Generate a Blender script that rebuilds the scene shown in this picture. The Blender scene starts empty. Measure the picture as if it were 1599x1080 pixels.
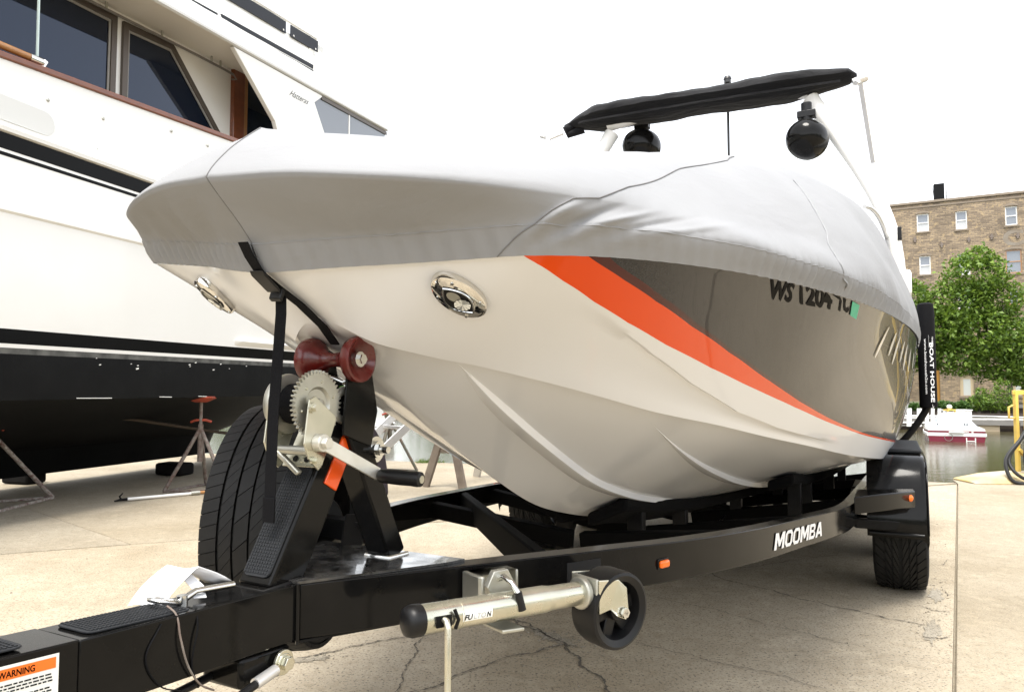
import bpy, bmesh, math, random
import numpy as np
from mathutils import Vector, Matrix

random.seed(7)
RNG = np.random.default_rng(11)
scene = bpy.context.scene
COL = scene.collection
R = math.radians

# ------------------------------------------------------------------ camera
cam_data = bpy.data.cameras.new("camera")
cam = bpy.data.objects.new("camera", cam_data)
COL.objects.link(cam)
cam.location = (0.0, 0.0, 1.05)
cam.rotation_euler = (R(90 + 3.292), 0, 0)
cam_data.sensor_width = 36.0
cam_data.lens = 36.0 * 1130 / 1599
cam_data.clip_start = 0.05
cam_data.clip_end = 3000
scene.camera = cam

# ------------------------------------------------------------------ sky, sun, exposure
SUN_AZ, SUN_EL = R(196), R(71)            # azimuth from +Y towards +X
world = bpy.data.worlds.new("World")
scene.world = world
world.use_nodes = True
wn, wl = world.node_tree.nodes, world.node_tree.links
wn.clear()
sky = wn.new("ShaderNodeTexSky")
sky.sky_type = 'NISHITA'
sky.sun_disc = False
sky.sun_elevation = SUN_EL
sky.sun_rotation = SUN_AZ
sky.air_density = 1.0
sky.dust_density = 1.0
sky.ozone_density = 0.5
hsv = wn.new("ShaderNodeHueSaturation")
hsv.inputs['Saturation'].default_value = 0.16      # thin white overcast
bg = wn.new("ShaderNodeBackground")
bg.inputs['Strength'].default_value = 0.10
wo = wn.new("ShaderNodeOutputWorld")
wl.new(sky.outputs[0], hsv.inputs['Color'])
wl.new(hsv.outputs[0], bg.inputs['Color'])
wl.new(bg.outputs[0], wo.inputs['Surface'])

sun_data = bpy.data.lights.new("sun", 'SUN')
sun_data.energy = 1.15
sun_data.angle = R(24)
sun_data.color = (1.0, 0.95, 0.87)
sun = bpy.data.objects.new("sun", sun_data)
COL.objects.link(sun)
sv = Vector((math.sin(SUN_AZ) * math.cos(SUN_EL), math.cos(SUN_AZ) * math.cos(SUN_EL), math.sin(SUN_EL)))
sun.rotation_euler = sv.to_track_quat('Z', 'Y').to_euler()
sun.location = sv * 40

scene.view_settings.view_transform = 'Standard'
scene.view_settings.look = 'None'
scene.view_settings.gamma = 1.0
scene.view_settings.use_curve_mapping = False
scene.view_settings.exposure = 2.32
scene.render.engine = 'CYCLES'
scene.cycles.use_denoising = True
scene.cycles.max_bounces = 8
scene.cycles.caustics_reflective = False
scene.cycles.caustics_refractive = False

# ------------------------------------------------------------------ small toolkit
def V(*a): return np.array(a, float)
def nrm(v):
    v = np.asarray(v, float)
    return v / (np.linalg.norm(v) + 1e-12)
def sstep(x, a, b):
    t = min(max((x - a) / (b - a), 0), 1)
    return t * t * (3 - 2 * t)
def frame_of(d, up=(0, 0, 1)):
    d = nrm(d); up = np.asarray(up, float)
    if abs(d @ up) > .97: up = V(1, 0, 0) if abs(d[0]) < .9 else V(0, 1, 0)
    x = nrm(np.cross(up, d)); y = np.cross(d, x)
    return x, y, d

class MB:
    """collects polygons for one mesh"""
    def __init__(s): s.v = []; s.f = []; s.m = []; s.uv = {}
    def add(s, verts, faces, mi=0):
        o = len(s.v)
        s.v.extend([tuple(map(float, p)) for p in verts])
        for f in faces: s.f.append(tuple(o + i for i in f)); s.m.append(mi)
        return s
    def obox(s, c, ax, ay, az, mi=0):
        c, ax, ay, az = (np.asarray(q, float) for q in (c, ax, ay, az))
        P = [c + i * ax + j * ay + k * az for k in (-1, 1) for j in (-1, 1) for i in (-1, 1)]
        return s.add(P, [(0, 2, 3, 1), (4, 5, 7, 6), (0, 1, 5, 4), (2, 6, 7, 3), (0, 4, 6, 2), (1, 3, 7, 5)], mi)
    def box(s, x0, x1, y0, y1, z0, z1, mi=0):
        return s.obox(((x0 + x1) / 2, (y0 + y1) / 2, (z0 + z1) / 2), ((x1 - x0) / 2, 0, 0), (0, (y1 - y0) / 2, 0), (0, 0, (z1 - z0) / 2), mi)
    def bar(s, p0, p1, w, h, up=(0, 0, 1), mi=0):
        p0, p1 = np.asarray(p0, float), np.asarray(p1, float)
        x, y, d = frame_of(p1 - p0, up)
        return s.obox((p0 + p1) / 2, x * w / 2, y * h / 2, (p1 - p0) / 2, mi)
    def ring_loft(s, rings, closed=True, caps=True, mi=0):
        n = len(rings[0]); o = len(s.v)
        for r in rings: s.v.extend([tuple(map(float, p)) for p in r])
        for i in range(len(rings) - 1):
            for j in range(n if closed else n - 1):
                k = (j + 1) % n
                s.f.append((o + i * n + j, o + i * n + k, o + (i + 1) * n + k, o + (i + 1) * n + j)); s.m.append(mi)
        if caps:
            s.f.append(tuple(o + j for j in range(n))[::-1]); s.m.append(mi)
            s.f.append(tuple(o + (len(rings) - 1) * n + j for j in range(n))); s.m.append(mi)
        return s
    def tube(s, pts, r, n=10, caps=True, mi=0, up=(0, 0, 1)):
        pts = [np.asarray(p, float) for p in pts]; N = len(pts)
        rs = r if isinstance(r, (list, tuple)) else [r] * N
        rings = []; x = None
        for i in range(N):
            d = nrm(pts[min(i + 1, N - 1)] - pts[max(i - 1, 0)])
            if x is None: x, y, _ = frame_of(d, up)
            else:
                x = nrm(x - d * (x @ d)); y = np.cross(d, x)
            rings.append([pts[i] + rs[i] * (math.cos(t) * x + math.sin(t) * y) for t in np.linspace(0, 2 * math.pi, n, endpoint=False)])
        return s.ring_loft(rings, True, caps, mi)
    def cyl(s, p0, p1, r, r1=None, n=20, mi=0):
        return s.tube([p0, p1], [r, r if r1 is None else r1], n, True, mi)
    def lathe(s, prof, o, axis, n=32, mi=0, sx=1.0, xd=None, closed=False):
        """prof: (radius, height along axis)"""
        x, y, d = frame_of(axis)
        if xd is not None:
            x = nrm(np.asarray(xd, float) - d * (np.asarray(xd, float) @ d)); y = np.cross(d, x)
        o = np.asarray(o, float)
        rings = [[o + d * h + max(r, 1e-5) * (math.cos(t) * x + sx * math.sin(t) * y) for t in np.linspace(0, 2 * math.pi, n, endpoint=False)] for r, h in prof]
        if closed: rings.append(rings[0])
        return s.ring_loft(rings, True, not closed, mi)
    def prism(s, poly, vec, mi=0):
        poly = [np.asarray(p, float) for p in poly]; vec = np.asarray(vec, float); n = len(poly)
        return s.add(poly + [p + vec for p in poly], [tuple(range(n))[::-1], tuple(range(n, 2 * n))] + [(i, (i + 1) % n, n + (i + 1) % n, n + i) for i in range(n)], mi)
    def sphere(s, c, r, n=16, sc=(1, 1, 1), mi=0):
        rings = []
        for i in range(1, n // 2):
            a = math.pi * i / (n // 2)
            rings.append([(c[0] + r * sc[0] * math.sin(a) * math.cos(t), c[1] + r * sc[1] * math.sin(a) * math.sin(t), c[2] - r * sc[2] * math.cos(a)) for t in np.linspace(0, 2 * math.pi, n, endpoint=False)])
        return s.ring_loft(rings, True, True, mi)
    def torus(s, c, axis, Rr, r, n=32, m=10, mi=0):
        return s.lathe([(Rr + r * math.cos(t), r * math.sin(t)) for t in np.linspace(0, 2 * math.pi, m, endpoint=False)], c, axis, n, mi, closed=True)
    def sweep_rect(s, path, sides, w, h, mi=0):
        """box section swept along path (top outer edge); sides = unit outward vector per point"""
        rings = []
        for p, o in zip(path, sides):
            p = np.asarray(p, float); o = np.asarray(o, float)
            rings.append([p, p - V(0, 0, h), p - V(0, 0, h) - o * w, p - o * w])
        return s.ring_loft(rings, True, True, mi)

def mesh_of(name, mb, mats, smooth=40, uv=None):
    me = bpy.data.meshes.new(name)
    me.from_pydata(mb.v, [], mb.f)
    if not isinstance(mats, (list, tuple)): mats = [mats]
    for m in mats: me.materials.append(m)
    if len(mats) > 1: me.polygons.foreach_set('material_index', mb.m)
    if smooth:
        me.polygons.foreach_set('use_smooth', [True] * len(me.polygons))
        if smooth < 180: me.set_sharp_from_angle(angle=R(smooth))
    if uv is not None:
        l = me.uv_layers.new(name="uv")
        idx = np.zeros(len(me.loops), dtype=np.int32); me.loops.foreach_get('vertex_index', idx)
        l.data.foreach_set('uv', np.asarray(uv, np.float32)[idx].ravel())
    me.update()
    return me
def fix_normals(me):
    bm = bmesh.new(); bm.from_mesh(me); bmesh.ops.recalc_face_normals(bm, faces=bm.faces); bm.to_mesh(me); bm.free()
TILT = False       # the boat sits a little high on its starboard side
def heel(x): return .12 * (math.sqrt(x * x + .0009) - x) / 2 - .0018
def obj(name, mb, mats, parent=None, smooth=40, bevel=0, uv=None, recalc=True, kind=None, label=None):
    if TILT and isinstance(mb, MB): mb.v = [(x, y, z + heel(x)) for x, y, z in mb.v]
    me = mb if isinstance(mb, bpy.types.Mesh) else mesh_of(name, mb, mats, smooth, uv)
    if recalc and not isinstance(mb, bpy.types.Mesh): fix_normals(me)
    o = bpy.data.objects.new(name, me); COL.objects.link(o)
    if parent is not None: o.parent = parent
    if bevel:
        b = o.modifiers.new("bevel", 'BEVEL'); b.width = bevel; b.segments = 2; b.limit_method = 'ANGLE'; b.angle_limit = R(40); b.harden_normals = False
    if kind: o['kind'] = kind
    if label: o['label'] = label
    return o
def tag(o, label, cat, group=None):
    o['label'] = label; o['category'] = cat
    if group: o['group'] = group
    return o
def thing(name, label, cat, loc=(0, 0, 0), rotz=0, group=None):
    o = bpy.data.objects.new(name, None); COL.objects.link(o)
    o.empty_display_size = .1
    o.location = loc; o.rotation_euler = (0, 0, rotz)
    return tag(o, label, cat, group)
def dup(root, loc, rotz, label=None):
    r = root.copy(); COL.objects.link(r); r.location = loc; r.rotation_euler = (0, 0, rotz)
    if label: r['label'] = label
    for ch in list(root.children):
        c = ch.copy(); COL.objects.link(c); c.parent = r
        for g in list(ch.children):
            q = g.copy(); COL.objects.link(q); q.parent = c
    return r

def text_mb(body, size=1.0, fn=None, bold=0.0, shear=0.0, spacing=1.0, align='LEFT'):
    """flat lettering: returns an MB whose vertices are mapped by fn(x, y)"""
    cu = bpy.data.curves.new("lettering", 'FONT')
    cu.body = body; cu.size = size; cu.offset = bold; cu.shear = shear; cu.space_character = spacing; cu.align_x = align
    cu.resolution_u = 3
    ob = bpy.data.objects.new("lettering", cu); COL.objects.link(ob)
    dg = bpy.context.evaluated_depsgraph_get(); dg.update()
    me = bpy.data.meshes.new_from_object(ob.evaluated_get(dg))
    mb = MB()
    vs = [v.co.copy() for v in me.vertices]
    mb.add([fn(v.x, v.y) for v in vs], [tuple(p.vertices) for p in me.polygons])
    ext = (min(v.x for v in vs), max(v.x for v in vs), min(v.y for v in vs), max(v.y for v in vs))
    bpy.data.objects.remove(ob); bpy.data.curves.remove(cu); bpy.data.meshes.remove(me)
    return mb, ext
def text_size(body, **k):
    return text_mb(body, fn=lambda x, y: (x, y, 0), **k)[1]
def text_fit(body, fn, **k):
    """lettering with both axes normalised to 0..1 before fn"""
    x0, x1, y0, y1 = text_size(body, **k)
    return text_mb(body, fn=lambda x, y: fn((x - x0) / (x1 - x0), (y - y0) / (y1 - y0)), **k)[0]
# ------------------------------------------------------------------ materials
def nodes_of(m):
    m.use_nodes = True
    nt = m.node_tree
    return nt, nt.nodes, nt.links, nt.nodes["Principled BSDF"]
def pbr(name, col, rough=.5, metal=0., coat=0., coat_rough=.03, spec=.5, vary=None, bump=None, rvar=None, trans=0., ior=None, sss=0., sheen=0.):
    """vary = (scale, amount, colour2); bump = (scale, strength, distance); rvar = (scale, amount)"""
    m = bpy.data.materials.new(name)
    nt, n, l, b = nodes_of(m)
    b.inputs['Base Color'].default_value = (*col, 1)
    b.inputs['Roughness'].default_value = rough
    b.inputs['Metallic'].default_value = metal
    b.inputs['Coat Weight'].default_value = coat
    b.inputs['Coat Roughness'].default_value = coat_rough
    b.inputs['Specular IOR Level'].default_value = spec
    b.inputs['Transmission Weight'].default_value = trans
    if ior: b.inputs['IOR'].default_value = ior
    if sss:
        b.inputs['Subsurface Weight'].default_value = sss; b.inputs['Subsurface Radius'].default_value = (.02, .005, .002)
    if sheen: b.inputs['Sheen Weight'].default_value = sheen
    tc = None
    def coords():
        nonlocal tc
        if tc is None: tc = n.new("ShaderNodeTexCoord")
        return tc.outputs['Object']
    if vary:
        t = n.new("ShaderNodeTexNoise"); t.inputs['Scale'].default_value = vary[0]; t.inputs['Detail'].default_value = 6
        l.new(coords(), t.inputs['Vector'])
        cr_ = n.new("ShaderNodeValToRGB"); cr_.color_ramp.elements[0].position = .5 - vary[1]; cr_.color_ramp.elements[1].position = .5 + vary[1]
        mx = n.new("ShaderNodeMix"); mx.data_type = 'RGBA'
        mx.inputs['A'].default_value = (*col, 1); mx.inputs['B'].default_value = (*vary[2], 1)
        l.new(t.outputs['Fac'], cr_.inputs['Fac']); l.new(cr_.outputs['Color'], mx.inputs['Factor']); l.new(mx.outputs['Result'], b.inputs['Base Color'])
    if bump:
        t = n.new("ShaderNodeTexNoise"); t.inputs['Scale'].default_value = bump[0]; t.inputs['Detail'].default_value = 5
        l.new(coords(), t.inputs['Vector'])
        bp = n.new("ShaderNodeBump"); bp.inputs['Strength'].default_value = bump[1]; bp.inputs['Distance'].default_value = bump[2]
        l.new(t.outputs['Fac'], bp.inputs['Height']); l.new(bp.outputs['Normal'], b.inputs['Normal'])
    if rvar:
        t = n.new("ShaderNodeTexNoise"); t.inputs['Scale'].default_value = rvar[0]; t.inputs['Detail'].default_value = 5
        l.new(coords(), t.inputs['Vector'])
        mr = n.new("ShaderNodeMapRange"); mr.inputs['From Min'].default_value = .3; mr.inputs['From Max'].default_value = .7
        mr.inputs['To Min'].default_value = max(rough - rvar[1], .02); mr.inputs['To Max'].default_value = rough + rvar[1]
        l.new(t.outputs['Fac'], mr.inputs['Value']); l.new(mr.outputs['Result'], b.inputs['Roughness'])
    return m

M = {}
M['gelcoat'] = pbr('white gelcoat', (.785, .80, .835), .22, coat=.6, coat_rough=.04)
M['black_paint'] = pbr('gloss black paint', (.004, .004, .004), .12, spec=.16, bump=(9, .03, .01), vary=(14, .25, (.008, .0075, .007)), rvar=(6, .05))
M['black_satin'] = pbr('satin black steel', (.004, .004, .0045), .4, spec=.12, vary=(30, .2, (.008, .008, .008)))
M['black_flat'] = pbr('flat black steel', (.003, .003, .003), .8, spec=.04)
M['black_plastic'] = pbr('black plastic', (.005, .005, .0055), .42, spec=.3)
M['rubber'] = pbr('tyre rubber', (.007, .007, .0072), .62, spec=.25, vary=(18, .25, (.012, .0117, .0113)), bump=(60, .2, .003))
M['rubber_dark'] = pbr('rubber groove', (.003, .003, .003), .85)
M['grip'] = pbr('non-skid rubber', (.006, .0075, .010), .7)
M['carpet'] = pbr('black bunk carpet', (.003, .003, .0035), .95, spec=.1, bump=(220, .6, .004))
M['zinc'] = pbr('yellow zinc plate', (.66, .63, .53), .30, metal=.9, vary=(16, .28, (.50, .50, .40)), rvar=(9, .14), bump=(40, .06, .003))
M['zinc_dull'] = pbr('dull zinc plate', (.52, .515, .46), .42, metal=.85, vary=(20, .3, (.40, .395, .34)), rvar=(12, .1))
M['steel'] = pbr('bright steel', (.66, .66, .64), .2, metal=1., rvar=(30, .1))
M['chrome'] = pbr('polished stainless', (.72, .70, .66), .05, metal=1.)
M['alu'] = pbr('aluminium', (.78, .78, .78), .34, metal=.75, vary=(8, .2, (.7, .7, .7)))
M['red_poly'] = pbr('red polyurethane', (.14, .008, .005), .32, sss=.3, vary=(16, .25, (.075, .007, .006)), coat=.2, rvar=(20, .1))
M['web'] = pbr('black webbing', (.0035, .0035, .0045), .75, spec=.15, bump=(400, .5, .002))
M['canvas'] = pbr('grey boat canvas', (.262, .266, .275), .85, vary=(5, .3, (.236, .24, .249)), bump=(700, .25, .0015))
M['canvas_dark'] = pbr('black canvas', (.004, .004, .005), .8, spec=.15, bump=(500, .4, .002), vary=(7, .3, (.008, .008, .0095)), sheen=.1)
M['thread'] = pbr('dark thread', (.16, .158, .16), .9)
M['white_paint'] = pbr('white paint', (.80, .79, .76), .35, coat=.15)
M['yacht_white'] = pbr('yacht white', (.82, .81, .78), .28, coat=.3, vary=(1.2, .3, (.77, .76, .72)))
M['yacht_cream'] = pbr('yacht deckhead', (.74, .70, .62), .5)
M['bottom_paint'] = pbr('black bottom paint', (.0035, .004, .0045), .6, spec=.12, vary=(3.5, .22, (.007, .0075, .008)), bump=(25, .15, .01))
M['worn_bottom'] = pbr('worn bottom paint', (.03, .031, .029), .7, vary=(9, .2, (.12, .12, .11)))
M['black_gel'] = pbr('black gelcoat stripe', (.0025, .0025, .0025), .3, spec=.1)
M['wood'] = pbr('varnished teak', (.20, .055, .018), .28, coat=.4, vary=(14, .3, (.13, .035, .012)))
M['wood_light'] = pbr('varnished pine', (.42, .20, .06), .3, coat=.4, vary=(14, .3, (.3, .13, .04)))
M['brown_frame'] = pbr('bronze window frame', (.085, .068, .055), .4, metal=.3)
M['tint_glass'] = pbr('tinted glass', (.004, .007, .015), .03, spec=.6)
M['tint_glass'].node_tree.nodes['Principled BSDF'].inputs['Specular Tint'].default_value = (.62, .74, 1.0, 1)
M['amber'] = pbr('amber lens', (.9, .15, .002), .18, coat=.3)
M['orange_reflector'] = pbr('orange reflector', (.90, .10, .01), .25, coat=.4)
M['decal_white'] = pbr('white vinyl', (.80, .80, .80), .4)
M['decal_black'] = pbr('black vinyl', (.002, .002, .002), .6, spec=.08)
M['label_white'] = pbr('label paper', (.78, .78, .74), .45)
M['label_orange'] = pbr('label orange', (.85, .16, .01), .45)
M['green_sticker'] = pbr('green sticker', (.01, .42, .26), .4)
M['paper'] = pbr('white paper', (.82, .82, .84), .7)
M['rust'] = pbr('rusty steel', (.11, .065, .05), .8, vary=(22, .2, (.22, .20, .175)), bump=(60, .4, .004))
M['rust_white'] = pbr('flaking painted steel', (.12, .05, .045), .75, vary=(31, .22, (.46, .44, .39)), bump=(60, .4, .004))
M['green_steel'] = pbr('old green steel', (.06, .075, .055), .7, vary=(16, .2, (.13, .09, .07)))
M['red_pad'] = pbr('red stand pad', (.42, .06, .025), .7, vary=(20, .25, (.25, .05, .03)))
M['old_wood'] = pbr('weathered board', (.22, .18, .14), .85, vary=(9, .3, (.10, .08, .065)), bump=(40, .4, .004))
M['lit_wood'] = pbr('sunlit board', (.50, .47, .42), .8, vary=(9, .3, (.36, .33, .29)))  # board tone lightened, sunlight put into the colour
M['block'] = pbr('dark keel block', (.010, .0095, .009), .9, spec=.1, bump=(30, .4, .01))
M['purple'] = pbr('dark purple plastic', (.022, .012, .028), .45)
M['yellow'] = pbr('yellow paint', (.72, .50, .09), .5, vary=(8, .15, (.60, .42, .10)))
M['yellow_worn'] = pbr('worn yellow kerb paint', (.43, .38, .29), .85, vary=(3, .10, (.50, .38, .16)), bump=(40, .4, .01))
M['hose'] = pbr('black hose', (.012, .012, .012), .5)
M['bark'] = pbr('bark', (.11, .095, .075), .9, vary=(3, .3, (.17, .15, .12)))
M['lens_glass'] = pbr('lamp glass', (.75, .78, .78), .08, metal=.6)
M['dark_water_wood'] = pbr('dark wet timber', (.030, .022, .017), .85, vary=(.8, .3, (.060, .042, .032)), bump=(6, .4, .05))
M['dock_grey'] = pbr('grey dock timber', (.23, .22, .20), .85, vary=(.7, .3, (.13, .12, .11)))
M['red_hull'] = pbr('dark red hull', (.16, .012, .03), .25, coat=.5)
M['boat_cover_pale'] = pbr('pale grey cover', (.50, .53, .55), .8)
M['stone_tan'] = pbr('tan board', (.50, .40, .26), .8, vary=(1.5, .3, (.44, .36, .25)))
M['pale_board'] = pbr('pale blue board', (.46, .48, .46), .8)
M['ochre'] = pbr('ochre door', (.38, .19, .035), .8)
M['stone_sill'] = pbr('stone sill', (.23, .185, .14), .85)
M['window_glass'] = pbr('window glass', (.16, .18, .21), .05, spec=.8)
M['window_blind'] = pbr('window blind', (.45, .46, .47), .4)
M['pit'] = pbr('crack dirt', (.105, .09, .07), 1.0)
M['antenna_black'] = pbr('antenna black', (.03, .03, .03), .4)

def soft_wrinkles(m, scale, strength, dist, stretch):
    nt, n, l, b = nodes_of(m)
    old = b.inputs['Normal'].links[0].from_node
    tc = n.new("ShaderNodeTexCoord"); mp = n.new("ShaderNodeMapping"); mp.inputs['Scale'].default_value = stretch
    t = n.new("ShaderNodeTexNoise"); t.inputs['Scale'].default_value = scale; t.inputs['Detail'].default_value = 4; t.inputs['Distortion'].default_value = .6
    l.new(tc.outputs['Object'], mp.inputs['Vector']); l.new(mp.outputs[0], t.inputs['Vector'])
    bp = n.new("ShaderNodeBump"); bp.inputs['Strength'].default_value = strength; bp.inputs['Distance'].default_value = dist
    l.new(t.outputs['Fac'], bp.inputs['Height']); l.new(bp.outputs['Normal'], old.inputs['Normal'])
soft_wrinkles(M['canvas'], 4.0, .28, .02, (1.0, 1.0, 2.2))
soft_wrinkles(M['canvas_dark'], 7.0, .6, .03, (.5, 2.0, 2.0))
def speckled(name, base, dark, light, s=1.0, stain=(.80, .76, .68)):
    """worn aggregate concrete"""
    m = bpy.data.materials.new(name)
    nt, n, l, b = nodes_of(m)
    b.inputs['Roughness'].default_value = .88
    b.inputs['Specular IOR Level'].default_value = .25
    tc = n.new("ShaderNodeTexCoord"); co = tc.outputs['Object']
    def noise(sc, det=6, rough=.55):
        t = n.new("ShaderNodeTexNoise"); t.inputs['Scale'].default_value = sc * s; t.inputs['Detail'].default_value = det; t.inputs['Roughness'].default_value = rough
        l.new(co, t.inputs['Vector']); return t.outputs['Fac']
    def ramp(x, p0, p1, c0=(0, 0, 0), c1=(1, 1, 1)):
        r = n.new("ShaderNodeValToRGB"); r.color_ramp.elements[0].position = p0; r.color_ramp.elements[1].position = p1
        r.color_ramp.elements[0].color = (*c0, 1); r.color_ramp.elements[1].color = (*c1, 1)
        l.new(x, r.inputs['Fac']); return r.outputs['Color']
    def mix(f, a, c, mode='MIX'):
        x = n.new("ShaderNodeMix"); x.data_type = 'RGBA'; x.blend_type = mode
        for v, k in ((f, 'Factor'), (a, 'A'), (c, 'B')):
            if isinstance(v, (int, float)): x.inputs[k].default_value = v
            elif isinstance(v, tuple): x.inputs[k].default_value = (*v, 1)
            else: l.new(v, x.inputs[k])
        return x.outputs['Result']
    c = mix(ramp(noise(1.1, 8, .62), .33, .68), base, tuple(q * .80 for q in base))
    c = mix(ramp(noise(7, 8, .7), .52, .70), c, tuple(q * 1.13 for q in base))
    c = mix(ramp(noise(95, 3, .6), .55, .64), c, dark)
    c = mix(ramp(noise(130, 3, .6), .58, .66), c, light)
    c = mix(ramp(noise(17, 5, .7), .50, .68), c, mix(1.0, c, (.84, .82, .79), 'MULTIPLY'))
    v = n.new("ShaderNodeTexVoronoi"); v.inputs['Scale'].default_value = 46 * s; l.new(co, v.inputs['Vector'])
    gate = n.new("ShaderNodeMath"); gate.operation = 'MULTIPLY'
    l.new(ramp(v.outputs['Distance'], .13, .19, (1, 1, 1), (0, 0, 0)), gate.inputs[0]); l.new(ramp(noise(2.3, 4), .47, .62), gate.inputs[1])
    gm = n.new("ShaderNodeMath"); gm.operation = 'MULTIPLY'; gm.inputs[1].default_value = .55; l.new(gate.outputs[0], gm.inputs[0])
    c = mix(gm.outputs[0], c, dark)
    c = mix(ramp(noise(.55, 5, .6), .45, .75), c, mix(1.0, c, stain, 'MULTIPLY'))
    l.new(c, b.inputs['Base Color'])
    bp = n.new("ShaderNodeBump"); bp.inputs['Strength'].default_value = .35; bp.inputs['Distance'].default_value = .006
    add = n.new("ShaderNodeMath"); add.operation = 'ADD'
    l.new(noise(60, 6, .7), add.inputs[0]); l.new(noise(9, 5), add.inputs[1])
    l.new(add.outputs[0], bp.inputs['Height']); l.new(bp.outputs['Normal'], b.inputs['Normal'])
    return m
M['concrete'] = speckled('worn concrete', (.42, .362, .272), (.15, .128, .10), (.46, .42, .34))
M['concrete_pale'] = speckled('smooth concrete', (.345, .297, .22), (.22, .19, .145), (.44, .39, .31), 1.2, (.90, .87, .80))
M['concrete_grey'] = speckled('grey concrete', (.345, .302, .23), (.22, .195, .15), (.42, .38, .31), 1.0, (.9, .87, .82))
M['patch'] = speckled('crumbled concrete', (.34, .305, .245), (.10, .09, .075), (.42, .39, .33), 1.6)

def water_mat():
    m = bpy.data.materials.new('river water')
    nt, n, l, b = nodes_of(m)
    b.inputs['Base Color'].default_value = (.055, .048, .022, 1)
    b.inputs['Roughness'].default_value = .12
    b.inputs['IOR'].default_value = 1.33
    tc = n.new("ShaderNodeTexCoord"); mp = n.new("ShaderNodeMapping"); mp.inputs['Scale'].default_value = (1, 1.6, 1)
    l.new(tc.outputs['Object'], mp.inputs['Vector'])
    prev = None
    for sc, st, di in ((1.3, .25, .03), (5.0, .30, .012), (16, .30, .005)):
        t = n.new("ShaderNodeTexNoise"); t.inputs['Scale'].default_value = sc; t.inputs['Detail'].default_value = 3; t.inputs['Distortion'].default_value = .8
        l.new(mp.outputs[0], t.inputs['Vector'])
        bp = n.new("ShaderNodeBump"); bp.inputs['Strength'].default_value = st; bp.inputs['Distance'].default_value = di
        l.new(t.outputs['Fac'], bp.inputs['Height'])
        if prev: l.new(prev, bp.inputs['Normal'])
        prev = bp.outputs['Normal']
    l.new(prev, b.inputs['Normal'])
    return m
M['water'] = water_mat()

def brick_mat():
    m = bpy.data.materials.new('old cream brick')
    nt, n, l, b = nodes_of(m)
    b.inputs['Roughness'].default_value = .9
    tc = n.new("ShaderNodeTexCoord")
    sp = n.new("ShaderNodeSeparateXYZ"); cb = n.new("ShaderNodeCombineXYZ")
    l.new(tc.outputs['Object'], sp.inputs[0]); l.new(sp.outputs['X'], cb.inputs['X']); l.new(sp.outputs['Z'], cb.inputs['Y']); l.new(sp.outputs['Y'], cb.inputs['Z'])
    bk = n.new("ShaderNodeTexBrick"); bk.inputs['Scale'].default_value = 1.0
    bk.inputs['Brick Width'].default_value = .46; bk.inputs['Row Height'].default_value = .17; bk.inputs['Mortar Size'].default_value = .018; bk.inputs['Bias'].default_value = -.1
    bk.inputs['Color1'].default_value = (.21, .165, .12, 1); bk.inputs['Color2'].default_value = (.38, .30, .20, 1); bk.inputs['Mortar'].default_value = (.19, .165, .13, 1)
    l.new(cb.outputs[0], bk.inputs['Vector'])
    no = n.new("ShaderNodeTexNoise"); no.inputs['Scale'].default_value = .35; no.inputs['Detail'].default_value = 8; no.inputs['Roughness'].default_value = .7
    l.new(cb.outputs[0], no.inputs['Vector'])
    r = n.new("ShaderNodeValToRGB"); r.color_ramp.elements[0].position = .35; r.color_ramp.elements[1].position = .65
    r.color_ramp.elements[0].color = (.62, .60, .60, 1); r.color_ramp.elements[1].color = (1.15, 1.1, 1.05, 1)
    l.new(no.outputs['Fac'], r.inputs['Fac'])
    mx = n.new("ShaderNodeMix"); mx.data_type = 'RGBA'; mx.blend_type = 'MULTIPLY'; mx.inputs['Factor'].default_value = 1
    l.new(bk.outputs['Color'], mx.inputs['A']); l.new(r.outputs['Color'], mx.inputs['B'])
    n2 = n.new("ShaderNodeTexNoise"); n2.inputs['Scale'].default_value = 2.6; n2.inputs['Detail'].default_value = 4
    l.new(cb.outputs[0], n2.inputs['Vector'])
    r2 = n.new("ShaderNodeValToRGB"); r2.color_ramp.elements[0].position = .58; r2.color_ramp.elements[1].position = .66
    l.new(n2.outputs['Fac'], r2.inputs['Fac'])
    m2 = n.new("ShaderNodeMix"); m2.data_type = 'RGBA'; m2.inputs['B'].default_value = (.42, .31, .17, 1)
    f2 = n.new("ShaderNodeMath"); f2.operation = 'MULTIPLY'; f2.inputs[1].default_value = .6
    l.new(r2.outputs['Color'], f2.inputs[0]); l.new(f2.outputs[0], m2.inputs['Factor'])
    l.new(mx.outputs['Result'], m2.inputs['A']); l.new(m2.outputs['Result'], b.inputs['Base Color'])
    bp = n.new("ShaderNodeBump"); bp.inputs['Strength'].default_value = .6; bp.inputs['Distance'].default_value = .03
    l.new(bk.outputs['Fac'], bp.inputs['Height']); bp.invert = True; l.new(bp.outputs['Normal'], b.inputs['Normal'])
    return m
M['brick'] = brick_mat()

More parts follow.
